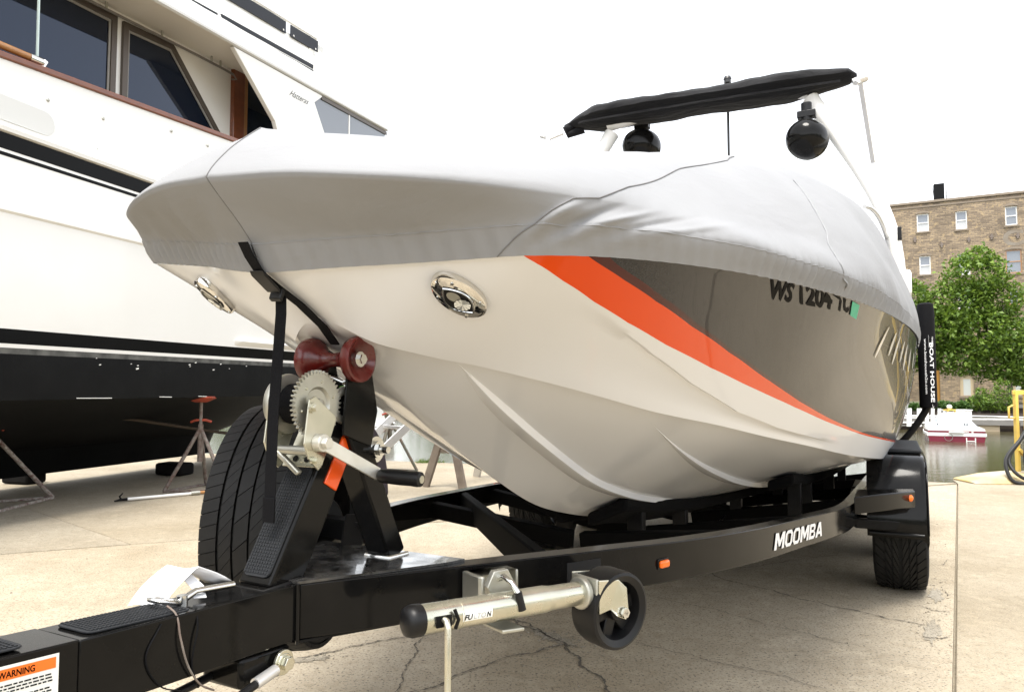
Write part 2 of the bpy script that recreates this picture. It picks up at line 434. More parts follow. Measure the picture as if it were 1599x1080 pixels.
def leaf_mat(name, c1, c2, tr=.35):
    m = bpy.data.materials.new(name)
    nt, n, l, b = nodes_of(m)
    b.inputs['Roughness'].default_value = .55
    g = n.new("ShaderNodeNewGeometry")
    mx = n.new("ShaderNodeMix"); mx.data_type = 'RGBA'; mx.inputs['A'].default_value = (*c1, 1); mx.inputs['B'].default_value = (*c2, 1)
    l.new(g.outputs['Random Per Island'], mx.inputs['Factor']); l.new(mx.outputs['Result'], b.inputs['Base Color'])
    t = n.new("ShaderNodeBsdfTranslucent"); l.new(mx.outputs['Result'], t.inputs['Color'])
    ms = n.new("ShaderNodeMixShader"); ms.inputs[0].default_value = tr
    l.new(b.outputs[0], ms.inputs[1]); l.new(t.outputs[0], ms.inputs[2])
    l.new(ms.outputs[0], n["Material Output"].inputs['Surface'])
    return m
M['leaf'] = leaf_mat('maple leaves', (.055, .115, .012), (.20, .30, .04))
M['leaf2'] = leaf_mat('bush leaves', (.035, .085, .015), (.085, .17, .03))
M['grass'] = leaf_mat('grass blades', (.08, .14, .02), (.16, .22, .05))

def hull_paint():
    """gelcoat sides with the painted sweep: white, orange, maroon edge, metallic grey; boundaries follow the hull's own uv"""
    m = bpy.data.materials.new('hull side graphics')
    nt, n, l, b = nodes_of(m)
    uv = n.new("ShaderNodeUVMap"); uv.uv_map = "uv"
    sp = n.new("ShaderNodeSeparateXYZ"); l.new(uv.outputs[0], sp.inputs[0])
    U, F = sp.outputs['X'], sp.outputs['Y']
    def bound(pts):
        fc = n.new("ShaderNodeFloatCurve"); c = fc.mapping.curves[0]
        fc.mapping.use_clip = False
        pts = [(u / 18, f / 1.4) for u, f in pts]
        c.points[0].location = pts[0]; c.points[1].location = pts[-1]
        for p in pts[1:-1]: c.points.new(*p)
        for p in c.points: p.handle_type = 'AUTO_CLAMPED'
        fc.mapping.update()
        l.new(U, fc.inputs['Value'])
        mu = n.new("ShaderNodeMath"); mu.operation = 'MULTIPLY'; mu.inputs[1].default_value = 1.4; l.new(fc.outputs[0], mu.inputs[0])
        gt = n.new("ShaderNodeMath"); gt.operation = 'GREATER_THAN'; l.new(F, gt.inputs[0]); l.new(mu.outputs[0], gt.inputs[1])
        return gt.outputs[0]
    b1 = bound([(0, 1.4), (2.6, 1.4), (3.2, 1.2), (4, .985), (4.5, .888), (5, .800), (5.5, .728), (6, .663), (7, .557), (8, .462), (9, .389), (10, .305), (11, .260), (12, .212), (13, .183), (15, .15), (18, .13)])
    b2 = bound([(0, 1.4), (3.4, 1.4), (4.2, 1.2), (5, .987), (6, .845), (7, .728), (8, .613), (9, .51), (10, .385), (11, .306), (12, .239), (13, .198), (15, .165), (18, .14)])
    b3 = bound([(0, 1.4), (3.8, 1.4), (4.6, 1.17), (5.2, 1.02), (5.5, .957), (6, .889), (7, .763), (8, .639), (9, .527), (10, .403), (11, .323), (12, .248), (13, .20), (15, .167), (18, .142)])
    # metallic flake grey
    tc = n.new("ShaderNodeTexCoord")
    vo = n.new("ShaderNodeTexVoronoi"); vo.inputs['Scale'].default_value = 420; l.new(tc.outputs['Object'], vo.inputs['Vector'])
    fl = n.new("ShaderNodeMix"); fl.data_type = 'RGBA'; fl.inputs['A'].default_value = (.023, .0235, .027, 1); fl.inputs['B'].default_value = (.042, .042, .047, 1)
    sx = n.new("ShaderNodeSeparateColor"); l.new(vo.outputs['Color'], sx.inputs[0]); l.new(sx.outputs[0], fl.inputs['Factor'])
    def mix(f, a, c):
        x = n.new("ShaderNodeMix"); x.data_type = 'RGBA'; l.new(f, x.inputs['Factor'])
        for v, k in ((a, 'A'), (c, 'B')):
            if isinstance(v, tuple): x.inputs[k].default_value = (*v, 1)
            else: l.new(v, x.inputs[k])
        return x.outputs['Result']
    c = mix(b1, (.785, .80, .835), (.82, .080, .004))
    c = mix(b2, c, (.075, .014, .010))
    c = mix(b3, c, fl.outputs['Result'])
    l.new(c, b.inputs['Base Color'])
    mt = n.new("ShaderNodeMath"); mt.operation = 'MULTIPLY'; mt.inputs[1].default_value = .15; l.new(b3, mt.inputs[0]); l.new(mt.outputs[0], b.inputs['Metallic'])
    b.inputs['Roughness'].default_value = .25
    b.inputs['Specular IOR Level'].default_value = .25; b.inputs['Coat Weight'].default_value = .45; b.inputs['Coat Roughness'].default_value = .012; b.inputs['Coat IOR'].default_value = 1.36
    return m
M['hull_paint'] = hull_paint()
# ------------------------------------------------------------------ quay, water, far bank ground
def offset_poly(poly, g):
    n = len(poly); P = [np.asarray(p, float) for p in poly]
    area = sum(P[i][0] * P[(i + 1) % n][1] - P[(i + 1) % n][0] * P[i][1] for i in range(n))
    if area < 0: P = P[::-1]
    L = []
    for i in range(n):
        d = nrm(P[(i + 1) % n] - P[i]); nn = V(-d[1], d[0]); L.append((P[i] + nn * g, d))
    out = []
    for i in range(n):
        p, d = L[i - 1]; q, e = L[i]
        den = d[0] * e[1] - d[1] * e[0]
        t = ((q - p)[0] * e[1] - (q - p)[1] * e[0]) / den
        out.append(p + d * t)
    return out
def slab(name, poly, ztop, mat, parent, g=.004, th=.16, hole=None):
    q = offset_poly(poly, g)
    mb = MB().prism([(p[0], p[1], ztop - th) for p in q], (0, 0, th))
    return obj(name, mb, mat, parent, smooth=0, bevel=.004)

base = [(-60, 31.6), (-2.07, 10.55), (4.92, 8.03), (4.98, 8.33), (60, 8.33), (60, -60), (-60, -60)]
quay = obj('ground', MB().prism([(x, y, -2.2) for x, y in base], (0, 0, 2.17)), M['concrete_grey'], smooth=0, kind='structure')
JLr, JLl = (4.70, 8.02), (-58, -18.7)
JRn = (-31.3, -50.5)
slab('concrete_slab', [(4.86, 7.97), (-2.56, 4.926), JLl, (-58, -58), (4.86 - .525 * 76.3, 7.97 - .851 * 76.3)], 0.0, M['concrete'], quay)
slab('concrete_slab', [(4.91, 8.05), (-2.07, 10.6), (-14.13, 14.99), (-2.56, 4.926)], 0.002, M['concrete_pale'], quay)
slab('concrete_slab', [(-14.13, 14.99), (-58, 30.97), (-58, -18.7), (-2.56, 4.926)], 0.004, M['concrete_grey'], quay)
slab('concrete_slab', [(4.865, 7.97), (5.02, 8.32), (58, 8.32), (58, -58), (4.865 - .525 * 76.3, 7.97 - .851 * 76.3)], 0.006, M['concrete_pale'], quay, g=.003)
# raised kerb with worn yellow face along the right-hand edge of the quay
mb = MB().ring_loft([[(x, 7.86 + dy, 0.008), (x, 7.90 + dy, h * .8), (x, 7.98 + dy, h), (x, 8.30, h), (x, 8.33, .008)] for x, h, dy in ((5.02, .03, .05), (5.3, .085, .02), (5.6, .11, 0), (12, .12, 0), (58, .12, 0))], True, True)
obj('kerb', mb, M['yellow_worn'], None, kind='structure', bevel=.008)

def crack(pts, w, parent, seed):
    rg = np.random.default_rng(seed)
    P = [np.asarray(p, float) for p in pts]
    for it in range(4):                     # midpoint displacement
        Q = [P[0]]
        for a, b in zip(P[:-1], P[1:]):
            d = b - a; Q += [(a + b) / 2 + V(-d[1], d[0]) * rg.normal(0, .085), b]
        P = Q
    L = []; Rr = []
    for i, p in enumerate(P):
        d = nrm(P[min(i + 1, len(P) - 1)] - P[max(i - 1, 0)]); nn = V(-d[1], d[0])
        end = min(i, len(P) - 1 - i) / 6
        ww = w * min(1, .15 + end) * rg.uniform(.25, 1.35)
        L.append((*(p + nn * ww * rg.uniform(.2, 1)), .004)); Rr.append((*(p - nn * ww * rg.uniform(.2, 1)), .004))
    mb = MB(); n = len(P)
    mb.add(L + Rr, [(i, i + 1, n + i + 1, n + i) for i in range(n - 1)])
    return obj('crack', mb, M['pit'], parent, smooth=0, recalc=False)
CR = [[(-0.839, 2.875), (-0.746, 2.929), (-0.661, 3.0), (-0.556, 3.067), (-0.43, 3.113), (-0.303, 3.193), (-0.171, 3.304), (0.001, 3.34), (0.126, 3.193), (0.188, 3.074)],
      [(-0.383, 3.12), (-0.376, 2.943), (-0.391, 2.835), (-0.4, 2.7), (-0.402, 2.567), (-.42, 2.4)],
      [(-0.452, 2.456), (-0.352, 2.556), (-0.229, 2.665), (-0.096, 2.797), (0.001, 2.902), (0.13, 2.985), (0.226, 3.051)],
      [(-0.028, 3.433), (0.044, 3.252), (0.138, 3.152), (0.213, 3.051), (0.264, 2.888), (0.307, 2.724), (0.333, 2.567), (.36, 2.4)],
      [(0.188, 3.074), (0.368, 3.136), (0.527, 3.036), (0.638, 2.943), (0.763, 2.842), (0.862, 2.766)],
      [(1.0, 4.3), (1.127, 4.194), (1.159, 4.028), (1.274, 3.9), (1.405, 3.712), (1.561, 3.521), (1.74, 3.34), (1.84, 3.252)],
      [(0.659, 3.78), (0.868, 3.562), (1.033, 3.395), (1.219, 3.193), (1.313, 3.089), (1.411, 3.014)],
      [(3.72, 6.1), (4.193, 6.426), (4.457, 6.565), (4.698, 6.711), (5.051, 6.863)],
      [(1.018, 4.096), (1.152, 4.194), (1.429, 4.312), (1.8, 4.5), (2.3, 4.6)],
      [(2.30, 4.40), (2.56, 4.36), (2.74, 4.50)],
      [(1.113, 2.577), (0.947, 2.736), (0.803, 2.81)],
      [(-1.6, 2.6), (-1.2, 2.78), (-0.839, 2.875)],
      [(-.6, 4.5), (.1, 4.2), (.7, 4.3), (1.018, 4.096)]]
for i, t in enumerate((-4.40, -4.70, -5.05, -5.45)):
    p = V(4.72, 7.74) + V(.525, .851) * t; q = RNG.uniform(.05, .17)
    crack([p + V(-.851, .525) * q + V(.525, .851) * RNG.uniform(-.12, .12), p + V(-.851, .525) * q * .5 + V(.525, .851) * RNG.uniform(-.06, .06), p + V(-.851, .525) * .012], RNG.uniform(.003, .007), quay, 80 + i)
for i, (c, w) in enumerate(zip(CR, (.0065, .0042, .0062, .0085, .0036, .0060, .0034, .0045, .0040, .0030, .0030, .005, .004))): crack(c, w, quay, 40 + i)

# crumbling edge along the long joint and at the meeting of the cracks
def rubble_patch(cx, cy, n, sx, sy, rot, seed, mb, smin=.002, smax=.009):
    rg = np.random.default_rng(seed); c, s = math.cos(rot), math.sin(rot)
    for i in range(n):
        a, b = rg.normal(0, sx), rg.normal(0, sy)
        x, y = cx + a * c - b * s, cy + a * s + b * c
        r = rg.uniform(smin, smax); k = 5
        th = np.sort(rg.uniform(0, 2 * math.pi, k))
        up = [(x + r * .7 * math.cos(t), y + r * .7 * math.sin(t), .002 + r * rg.uniform(.15, .4)) for t in th]
        dn = [(x + r * math.cos(t), y + r * math.sin(t), .001) for t in th]
        mb.ring_loft([dn, up], True, True)
mb = MB()
jr = math.atan2(.851, .525)
for t, n in ((-4.55, 16), (-4.85, 10), (-5.2, 18), (-5.5, 12), (-3.4, 3)):
    p = V(4.72, 7.74) + V(.525, .851) * t + V(-.851, .525) * .10
    rubble_patch(p[0], p[1], n, .13, .05, jr, int(100 - t * 10), mb)
rubble_patch(.17, 3.11, 110, .10, .05, -.8, 5, mb); rubble_patch(-.02, 3.36, 50, .08, .03, .3, 6, mb); rubble_patch(-.80, 2.86, 40, .07, .025, .4, 7, mb)
for k in range(60):
    rubble_patch(RNG.uniform(-3, 3.5), RNG.uniform(2.3, 6), 1, .02, .02, 0, 300 + k, mb, .002, .007)
obj('concrete_rubble', mb, M['patch'], quay, smooth=0, kind='stuff')
def ragged(cx, cy, rx, ry, rot, seed, mb):
    rg = np.random.default_rng(seed); c, s = math.cos(rot), math.sin(rot); n = 34
    ring = []
    for t in np.linspace(0, 2 * math.pi, n, endpoint=False):
        q = rg.uniform(.55, 1.15); a, b = rx * q * math.cos(t), ry * q * math.sin(t)
        ring.append((cx + a * c - b * s, cy + a * s + b * c, .0025))
    mb.add(ring + [(cx, cy, .0025)], [(i, (i + 1) % n, n) for i in range(n)])
mb = MB()
for t, l in ((-4.75, .16), (-5.4, .18)):
    p = V(4.72, 7.74) + V(.525, .851) * t + V(-.851, .525) * .085
    ragged(p[0], p[1], l, .035, jr, int(10 - t * 7), mb)
ragged(.17, 3.11, .15, .05, -.85, 77, mb); ragged(-.80, 2.865, .1, .03, .3, 78, mb)
obj('crumbled_patch', mb, M['patch'], quay, smooth=0, recalc=False)

# water and the far side of the river
obj('water', MB().add([(-300, -20, -1.4), (400, -20, -1.4), (400, 300, -1.4), (-300, 300, -1.4)], [(0, 1, 2, 3)]), M['water'], None, smooth=0, kind='structure')
FD = V(math.cos(R(28)), -math.sin(R(28)))       # direction of the far bank (parallel to the brick wall)
FN = V(math.sin(R(28)), math.cos(R(28)))
def fb(t, d, z): q = V(37.24, 70.28) + FD * t + FN * d; return (q[0], q[1], z)
M['bank'] = pbr('bank soil', (.13, .115, .08), .95, vary=(.5, .3, (.10, .12, .05)), bump=(4, .5, .1))
mb = MB().ring_loft([[fb(t, -23.5, -2.5), fb(t, -23.5, -.42), fb(t, -20, -.30), fb(t, -12, -.05), fb(t, -6, -.5), fb(t, 0, -1.0), fb(t, 400, -1.0), fb(t, 400, -2.5)] for t in (-500, -60, -20, 0, 20, 60, 300)], True, True)
obj('river_bank', mb, M['bank'], None, smooth=0, kind='structure')
# ------------------------------------------------------------------ ski boat on its trailer (both share one local frame:
# x towards the boat's port side, y aft, z up; origin on the ground under the front axle)
TR_LOC = (1.14694, 4.38049, 0.0)
TR_ROT = -R(27.88036)
boat = thing('ski_boat', 'white grey and orange ski boat on a black trailer, wrapped in a grey cover', 'boat', TR_LOC, TR_ROT)
# sections from bow to stern: sheer (L,a,z)  chine (L,a,z)  keel (a,z)  knuckle fraction
SEC=[((0,-3.44,1.268),(0,-3.30,1.195),(-3.30,1.195),.95),
((.14,-3.405,1.272),(.05,-3.285,1.175),(-3.275,1.175),.95),
((.26,-3.36,1.276),(.10,-3.25,1.15),(-3.235,1.155),.95),
((.38,-3.335,1.278),(.145,-3.19,1.135),(-3.18,1.12),.95),
((.48,-3.31,1.28),(.19,-3.13,1.12),(-3.12,1.08),.93),
((.57,-3.235,1.283),(.23,-3.08,1.11),(-3.06,1.045),.78),
((.645,-3.13,1.285),(.275,-3.02,1.095),(-3.0,1.01),.62),
((.715,-3.0,1.286),(.33,-2.94,1.075),(-2.93,.972),.50),
((.79,-2.82,1.286),(.395,-2.81,1.045),(-2.8,.903),.38),
((.862,-2.6,1.284),(.475,-2.6,1.0),(-2.6,.805),.26),
((.945,-2.3,1.279),(.58,-2.3,.952),(-2.3,.677),.13),
((1.0,-2.0,1.277),(.655,-2.0,.905),(-2.0,.60),.09),
((1.05,-1.6,1.276),(.74,-1.6,.85),(-1.6,.53),.07),
((1.095,-1.1,1.276),(.84,-1.1,.78),(-1.1,.475),.06),
((1.128,-.5,1.276),(.945,-.5,.715),(-.5,.43),.06),
((1.14,0,1.274),(.972,0,.678),(0,.40),.06),
((1.14,.8,1.268),(.965,.8,.62),(.8,.345),.06),
((1.12,1.8,1.255),(.94,1.8,.555),(1.8,.28),.06),
((1.06,2.9,1.24),(.90,2.9,.48),(2.9,.21),.06)]
NS=len(SEC)-1
S0=np.array([s[0] for s in SEC],float);C0=np.array([s[1] for s in SEC],float)
K0=np.array([(0,)+s[2] for s in SEC],float);F0=np.array([s[3] for s in SEC],float)
def cr(T,u):
    "Catmull-Rom through rows of T at index u"
    T=np.asarray(T,float);n=len(T)-1
    u=min(max(u,0),n);i=min(int(u),n-1);t=u-i
    p1,p2=T[i],T[i+1]
    d=np.linalg.norm(np.atleast_1d(p2-p1))+1e-9
    def m(k):
        if k==0: 
            return T[1]-T[0]
        if k==n: return T[n]-T[n-1]
        a=np.linalg.norm(np.atleast_1d(T[k]-T[k-1]))+1e-9;b=np.linalg.norm(np.atleast_1d(T[k+1]-T[k]))+1e-9
        return ((T[k]-T[k-1])/a*b+(T[k+1]-T[k])/b*a)/(a+b)*d
    m1,m2=m(i),m(i+1)
    if i==0: m1=T[1]-T[0]
    t2=t*t;t3=t2*t
    return (2*t3-3*t2+1)*p1+(t3-2*t2+t)*m1+(-2*t3+3*t2)*p2+(t3-t2)*m2
_tn = {}
def top_n(u):
    if u not in _tn: _tn[u] = _top_n(u)
    return _tn[u]
def _top_n(u):
    e=.05;ua,ub=max(u-e,0),min(u+e,NS)
    du=(cr(S0,ub)+cr(C0,ub))-(cr(S0,ua)+cr(C0,ua))
    if u<.02: du=np.array([1.,0,0])
    w=cr(S0,u)-cr(C0,u)
    n=np.cross(du,w)
    n=nrm(n)
    if n[0]<0 or (abs(n[0])<.05 and n[1]>0): n=-n
    return n
_su = {}
def topside(u,f):
    if u not in _su: _su[u] = (cr(S0,u),cr(C0,u),top_n(u),float(cr(F0,u)))
    S,C,n,fk=_su[u]
    lip=.010*sstep(u,.5,3)
    p=C+(S-C)*f
    d=lip*(1-min(f,1))
    b=.035*sstep(C[1],-2.4,-.6)
    d+=b*np.sin(np.pi*min(max(f,0),1))
    kw=.008*sstep(u,5.2,9.0)*(1-sstep(C[1],-1.9,-1.3))
    if f<fk: d-=.5*kw*np.sin(np.pi*f/fk)**2 if fk>0 else 0
    else: d+=kw*max(0,1-(f-fk)/(1.001-fk))**1.5 if fk<1 else 0
    return p+n*d
def bottom(u,g):
    K,C=cr(K0,u),cr(C0,u)
    return K+(C-K)*g

TILT = True
US = np.unique(np.concatenate([np.linspace(0, 10, 81), np.linspace(10, 18, 49)]))
FREL = [0, .12, .3, .5, .7, .86, .97, 1.0]
def hull_grid(sgn):
    mb = MB(); uv = []
    rows = []
    for u in US:
        fk = float(cr(F0, u))
        fs = [fk * q for q in FREL[:-1]] + [fk + .004] + list(np.linspace(fk + .03, 1.0, 16)) + [1.015, 1.06]
        if fk > .9: fs = list(np.linspace(0, 1.0, len(fs) - 2)) + [1.015, 1.06]
        row = []
        for f in fs:
            p = topside(u, f)
            if f > 1.02: p = p - top_n(u) * .05
            row.append((sgn * p[0], p[1], p[2])); uv.append((u / 18 if sgn > 0 else max(u - .8, 0) / 18, f))
        rows.append(row)
    n = len(rows[0])
    for r in rows: mb.v.extend(r)
    for i in range(len(rows) - 1):
        for j in range(n - 1):
            q = (i * n + j, (i + 1) * n + j, (i + 1) * n + j + 1, i * n + j + 1)
            mb.f.append(q if sgn > 0 else q[::-1]); mb.m.append(0)
    return mb, uv
for sg in (1, -1):
    mb, uv = hull_grid(sg)
    obj('hull_side', mb, M['hull_paint'], boat, smooth=28, uv=uv, recalc=False)
# bottom: keel to chine both sides, one sheet, plus a small chine lip joining the topsides
mb = MB(); rows = []
gs = np.linspace(0, 1, 13)
for u in US:
    half = [bottom(u, g) for g in gs]
    lip = topside(u, 0.0)
    port = [tuple(p) for p in half] + [tuple(lip)]
    rows.append([(-p[0], p[1], p[2]) for p in port[::-1]] + port[1:])
n = len(rows[0])
for r in rows: mb.v.extend(r)
for i in range(len(rows) - 1):
    for j in range(n - 1):
        mb.f.append((i * n + j, (i + 1) * n + j, (i + 1) * n + j + 1, i * n + j + 1)); mb.m.append(0)
obj('hull_bottom', mb, M['gelcoat'], boat, smooth=35, recalc=False)
# transom
sec = [tuple(topside(18, f)) for f in np.linspace(1.0, 0, 12)] + [tuple(bottom(18, g)) for g in np.linspace(1, 0, 6)]
ring = sec + [(-p[0], p[1], p[2]) for p in sec[::-1][1:]]
obj('transom', MB().add(ring, [tuple(range(len(ring)))]), M['gelcoat'], boat, smooth=0)
# spray strakes (lifting strakes)
for Ls, u0 in ((.2, 4.9), (.45, 9.3)):
    for sg in (1, -1):
        rings = []
        for u in np.linspace(u0, 17.8, 110):
            C = cr(C0, u); 
            def onb(L): return bottom(u, min(L / C[0], 1))
            k = sstep(u, u0, u0 + 3.2) ** .8
            w, h = .040 * k + .002, .017 * k + .0005
            a = onb(Ls - w); b = onb(Ls + .012 * k); nn = nrm(np.cross(onb(.3) - onb(.1), V(0, 1, 0)))
            if nn[2] > 0: nn = -nn
            lo = onb(Ls) + nn * h; lo2 = onb(Ls - .008 * k) + nn * h * .98
            rings.append([(sg * q[0], q[1], q[2]) for q in (a - nn * .002, lo2, lo, b - nn * .002)])
        obj('spray_strake', MB().ring_loft(rings, False, False), M['gelcoat'], boat, smooth=50)
# docking lights
def dock_light(sg):
    c = topside(3.32, .656); p1 = topside(2.6, .86); p2 = topside(4.22, .47)
    t = nrm(p2 - p1); n = top_n(3.32); n = nrm(n - t * (n @ t)); b = np.cross(n, t)
    c = c + n * .002
    mir = lambda p: (sg * p[0], p[1], p[2])
    a_, b_ = .064, .040
    def E(r, th, h): return mir(c + t * (a_ * r * math.cos(th)) + b * (b_ * r * math.sin(th)) + n * h)
    th = np.linspace(0, 2 * math.pi, 40, endpoint=False)
    prof = [(1.0, -.01), (1.0, .005), (.985, .0085), (.95, .0102), (.80, .0120), (.45, .0138), (.05, .0142)]
    mb = MB().ring_loft([[E(r, q, h) for q in th] for r, h in prof], True, True)
    root = obj('docking_light', mb, M['chrome'], boat, smooth=28)
    # eye-shaped opening: dark recess, reflector and lens
    def eye(s, n2=14):
        up = [(-.50 + 1.0 * k / n2, .34 * math.sin(math.pi * k / n2) ** .8) for k in range(n2 + 1)]
        lo = [(.50 - 1.0 * k / n2, -.40 * math.sin(math.pi * k / n2) ** .9) for k in range(1, n2)]
        return [(x * s, y * s) for x, y in up + lo]
    ey = eye(1.22)
    def Q(x, y, h): return mir(c + t * (a_ * 1.05 * x) + b * (b_ * 1.35 * y) + n * h)
    rim = [[Q(x * 1.06, y * 1.08, .0148) for x, y in ey], [Q(x * 1.03, y * 1.05, .0168) for x, y in ey], [Q(x * .95, y * .93, .0168) for x, y in ey], [Q(x * .92, y * .9, .0150) for x, y in ey]]
    obj('lamp_opening_rim', MB().ring_loft(rim, True, False), M['steel'], root, smooth=60)
    obj('lamp_recess', MB().add([Q(x * .96, y * .94, .0153) for x, y in ey], [tuple(range(len(ey)))]), M['black_plastic'], root, smooth=0)
    o = c + t * a_ * .18 + b * b_ * -.02 + n * .0158
    mb = MB()
    prev = None
    for i in range(24):
        a0, a1 = 2 * math.pi * i / 24, 2 * math.pi * (i + 1) / 24
        r = .0155; hh = .0020 if i % 2 else .0006
        mb.add([mir(o + n * .0004), mir(o + (t * math.cos(a0) + b * math.sin(a0)) * r + n * hh), mir(o + (t * math.cos(a1) + b * math.sin(a1)) * r + n * (.0026 - hh))], [(0, 1, 2)])
    obj('lamp_bulb', mb, M['lens_glass'], root, smooth=0)
    o2 = c - t * a_ * .22 + n * .0156
    obj('lamp_reflector', MB().add([mir(o2 + t * .015 * math.cos(q) + b * .011 * math.sin(q)) for q in th[::2]], [tuple(range(20))]), M['zinc_dull'], root, smooth=0)
    for x, y in ((-.62, .50), (.45, .66), (-.42, -.70), (.68, -.52)):
        q = c + t * a_ * x + b * b_ * y
        p0 = np.array(mir(q + n * .008)); p1 = np.array(mir(q + n * .0138))
        obj('screw', MB().cyl(p0, p1, .0042, .0034, 10), M['steel'], root, smooth=40)
dock_light(1); dock_light(-1)
# registration letters, validation sticker, chrome script: laid on the hull skin
def on_skin(u, f, lift=.0018):
    return tuple(topside(u, min(f, 1.0)) + top_n(u) * lift)
def skin_text(body, u0, u1, f0, f1, slant=0., curve=0., **k):
    return text_fit(body, lambda x, y: on_skin(u0 + (u1 - u0) * x - 3.25 * (f1(x) - f0(x)) * y, f0(x) + (f1(x) - f0(x)) * y), **k)
def lerp(a, b): return lambda x: a + (b - a) * x
for body, ua, ub, fa, fb_ in (('WS', 8.56, 9.02, .882, .892), ('1204', 9.15, 9.74, .897, .914), ('YC', 9.84, 10.13, .918, .927)):
    mbt = skin_text(body, ua, ub, lerp(fa, fb_), lerp(fa + .122, fb_ + .116), bold=.034, shear=.12)
    obj('registration_lettering', mbt, M['decal_black'], boat, smooth=0, recalc=False)
st = [on_skin(u, f, .0028) for u, f in ((10.20, .918), (10.45, .908), (10.17, .992), (9.92, 1.0))]
stk = obj('validation_sticker', MB().add(st, [(0, 1, 2, 3)]), M['green_sticker'], boat, smooth=0, recalc=False)
obj('sticker_lettering', skin_text('2021', 10.02, 10.22, lerp(.962, .952), lerp(.984, .974), bold=.02), M['decal_black'], stk, smooth=0, recalc=False)
# chrome script near the windscreen: long slanting strokes
M['bright_trim'] = pbr('bright trim', (.85, .85, .85), .25, metal=.4)
def stroke(ua, fa, ub, fb2, w):
    pts = [(ua + (ub - ua) * s, fa + (fb2 - fa) * s) for s in np.linspace(0, 1, 7)]
    L = []; Q = []
    for k, (u, f) in enumerate(pts):
        ww = w * (.15 + math.sin(math.pi * (k + .4) / 6.8) * .85)
        L.append(on_skin(u - ww, f, .004)); Q.append(on_skin(u + ww, f, .004))
    n = len(L); obj('script_stroke', MB().add(L + Q, [(i, i + 1, n + i + 1, n + i) for i in range(n - 1)]), M['bright_trim'], boat, smooth=60, recalc=False)
for k, (u, ln) in enumerate(((11.85, 1.0), (12.25, .75), (12.55, .9), (12.85, .7), (13.15, .85), (13.45, .8), (13.75, .6))):
    stroke(u + .05, .925 - .19 * ln + .03 * (1 - ln) - .010 * k, u + .05 - .24 * ln, .945 - .010 * k, .042)
for k, (ua, fa, ub, fb2, w) in enumerate(((11.98, .835, 12.22, .832, .035), (12.33, .80, 12.62, .795, .03), (12.95, .80, 13.3, .79, .03))): stroke(ua, fa, ub, fb2, w)
# bow eye below the roller and tow hook
be = V(0, -3.215, 1.06)
obj('bow_eye', MB().torus((0.0, -3.155, 1.045), (1, 0, 0), .030, .0085, 24, 10), M['steel'], boat, smooth=60)

TILT = False
# tower, folded bimini, speakers
tw = []
def leg(pts, r): return MB().tube(pts, r, 12)
def arc(p0, p1, p2, n=12): return [(1 - t) ** 2 * np.asarray(p0, float) + 2 * t * (1 - t) * np.asarray(p1, float) + t * t * np.asarray(p2, float) for t in np.linspace(0, 1, n)]
tl = [V(1.075, -.05, 1.5), V(1.045, -.03, 1.85), V(.985, .0, 2.06), V(.905, .04, 2.25), V(.80, .10, 2.46), V(.705, .16, 2.64), V(.63, .2, 2.78)]
for sg in (1, -1):
    pp = [cr(np.array(tl), u) * V(sg, 1, 1) for u in np.linspace(0, 6, 20)]
    obj('tower_leg', leg(pp, [.034 + .016 * k / 19 for k in range(20)]), M['white_paint'], boat, smooth=60)
obj('tower_hoop', leg([(.62, .2, 2.83), (.3, .22, 2.88), (-.3, .22, 2.89), (-.66, .2, 2.84)], .042), M['white_paint'], boat, smooth=60)
obj('tower_foot', MB().obox((1.075, -.02, 1.60), (.05, 0, 0), (0, .10, 0), (0, 0, .07)), M['white_paint'], boat, bevel=.02)
obj('tower_latch', MB().obox((1.075, -.11, 1.86), (.010, 0, 0), (0, .022, 0), (0, 0, .035)), M['black_plastic'], boat, bevel=.004)
# folded black sunshade: a long lumpy roll
BR, BL = V(.885, .18, 2.795), V(-.985, .22, 2.855)
rings = []; nb = 46
for i in range(nb + 1):
    t = i / nb; c = BR + (BL - BR) * t
    env = min(1, .42 + .58 * min(1, t / .20), (t / .02) ** .5, ((1 - t) / .14) ** .75) if 0 < t < 1 else .12
    hh = (.088 + .006 * math.sin(7 * t + 1)) * max(env, .12); ww = (.17 + .012 * math.sin(11 * t)) * max(env, .15)
    c = c + V(0, 0, .040 + .012 * math.sin(math.pi * t) + .03 * (1 - min(1, t / .2)))
    ring = []
    for k in range(22):
        a = 2 * math.pi * k / 22
        x, z = math.cos(a), math.sin(a)
        rr = 1 + .03 * math.sin(3 * a + 9 * t) + .02 * math.sin(5 * a - 31 * t) + .02 * math.sin(70 * t + 2 * a)
        if z < -.2: rr *= .84 + .04 * math.sin(23 * t)
        ring.append(c + V(0, ww * x * rr, hh * z * rr * (1 if z > 0 else .85)))
    rings.append(ring)
bim = obj('folded_bimini', MB().ring_loft(rings), M['canvas_dark'], boat, smooth=60)
mb = MB()
for i in range(nb):
    t0, t1 = i / nb, (i + 1) / nb
    p0, p1 = (BR + (BL - BR) * t + V(0, -.165 * min(1, ((1 - t) / .1) ** .6, (t / .03 + .05) ** .5), -.010 + .010 * math.sin(math.pi * t)) for t in (t0, t1))
    if .04 < t0 < .9: mb.bar(p0, p1, .006, .012)
obj('bimini_seam', mb, M['canvas_dark'], bim, smooth=60)
mb = MB().tube([BL + V(.10, 0, .05), BL + V(.02, -.03, .0), BL + V(.03, -.03, -.035), BL + V(.14, 0, .0)], [.018, .035, .022, .03], 10)
obj('bimini_end_flap', mb, M['canvas_dark'], bim, smooth=60)
obj('bimini_frame', MB().bar((.90, .16, 2.83), (.945, .75, 2.50), .026, .014).cyl((.86, .15, 2.82), (.94, .16, 2.84), .020).cyl((.88, .12, 2.80), (.93, .22, 2.85), .014), M['alu'], boat, bevel=.003)
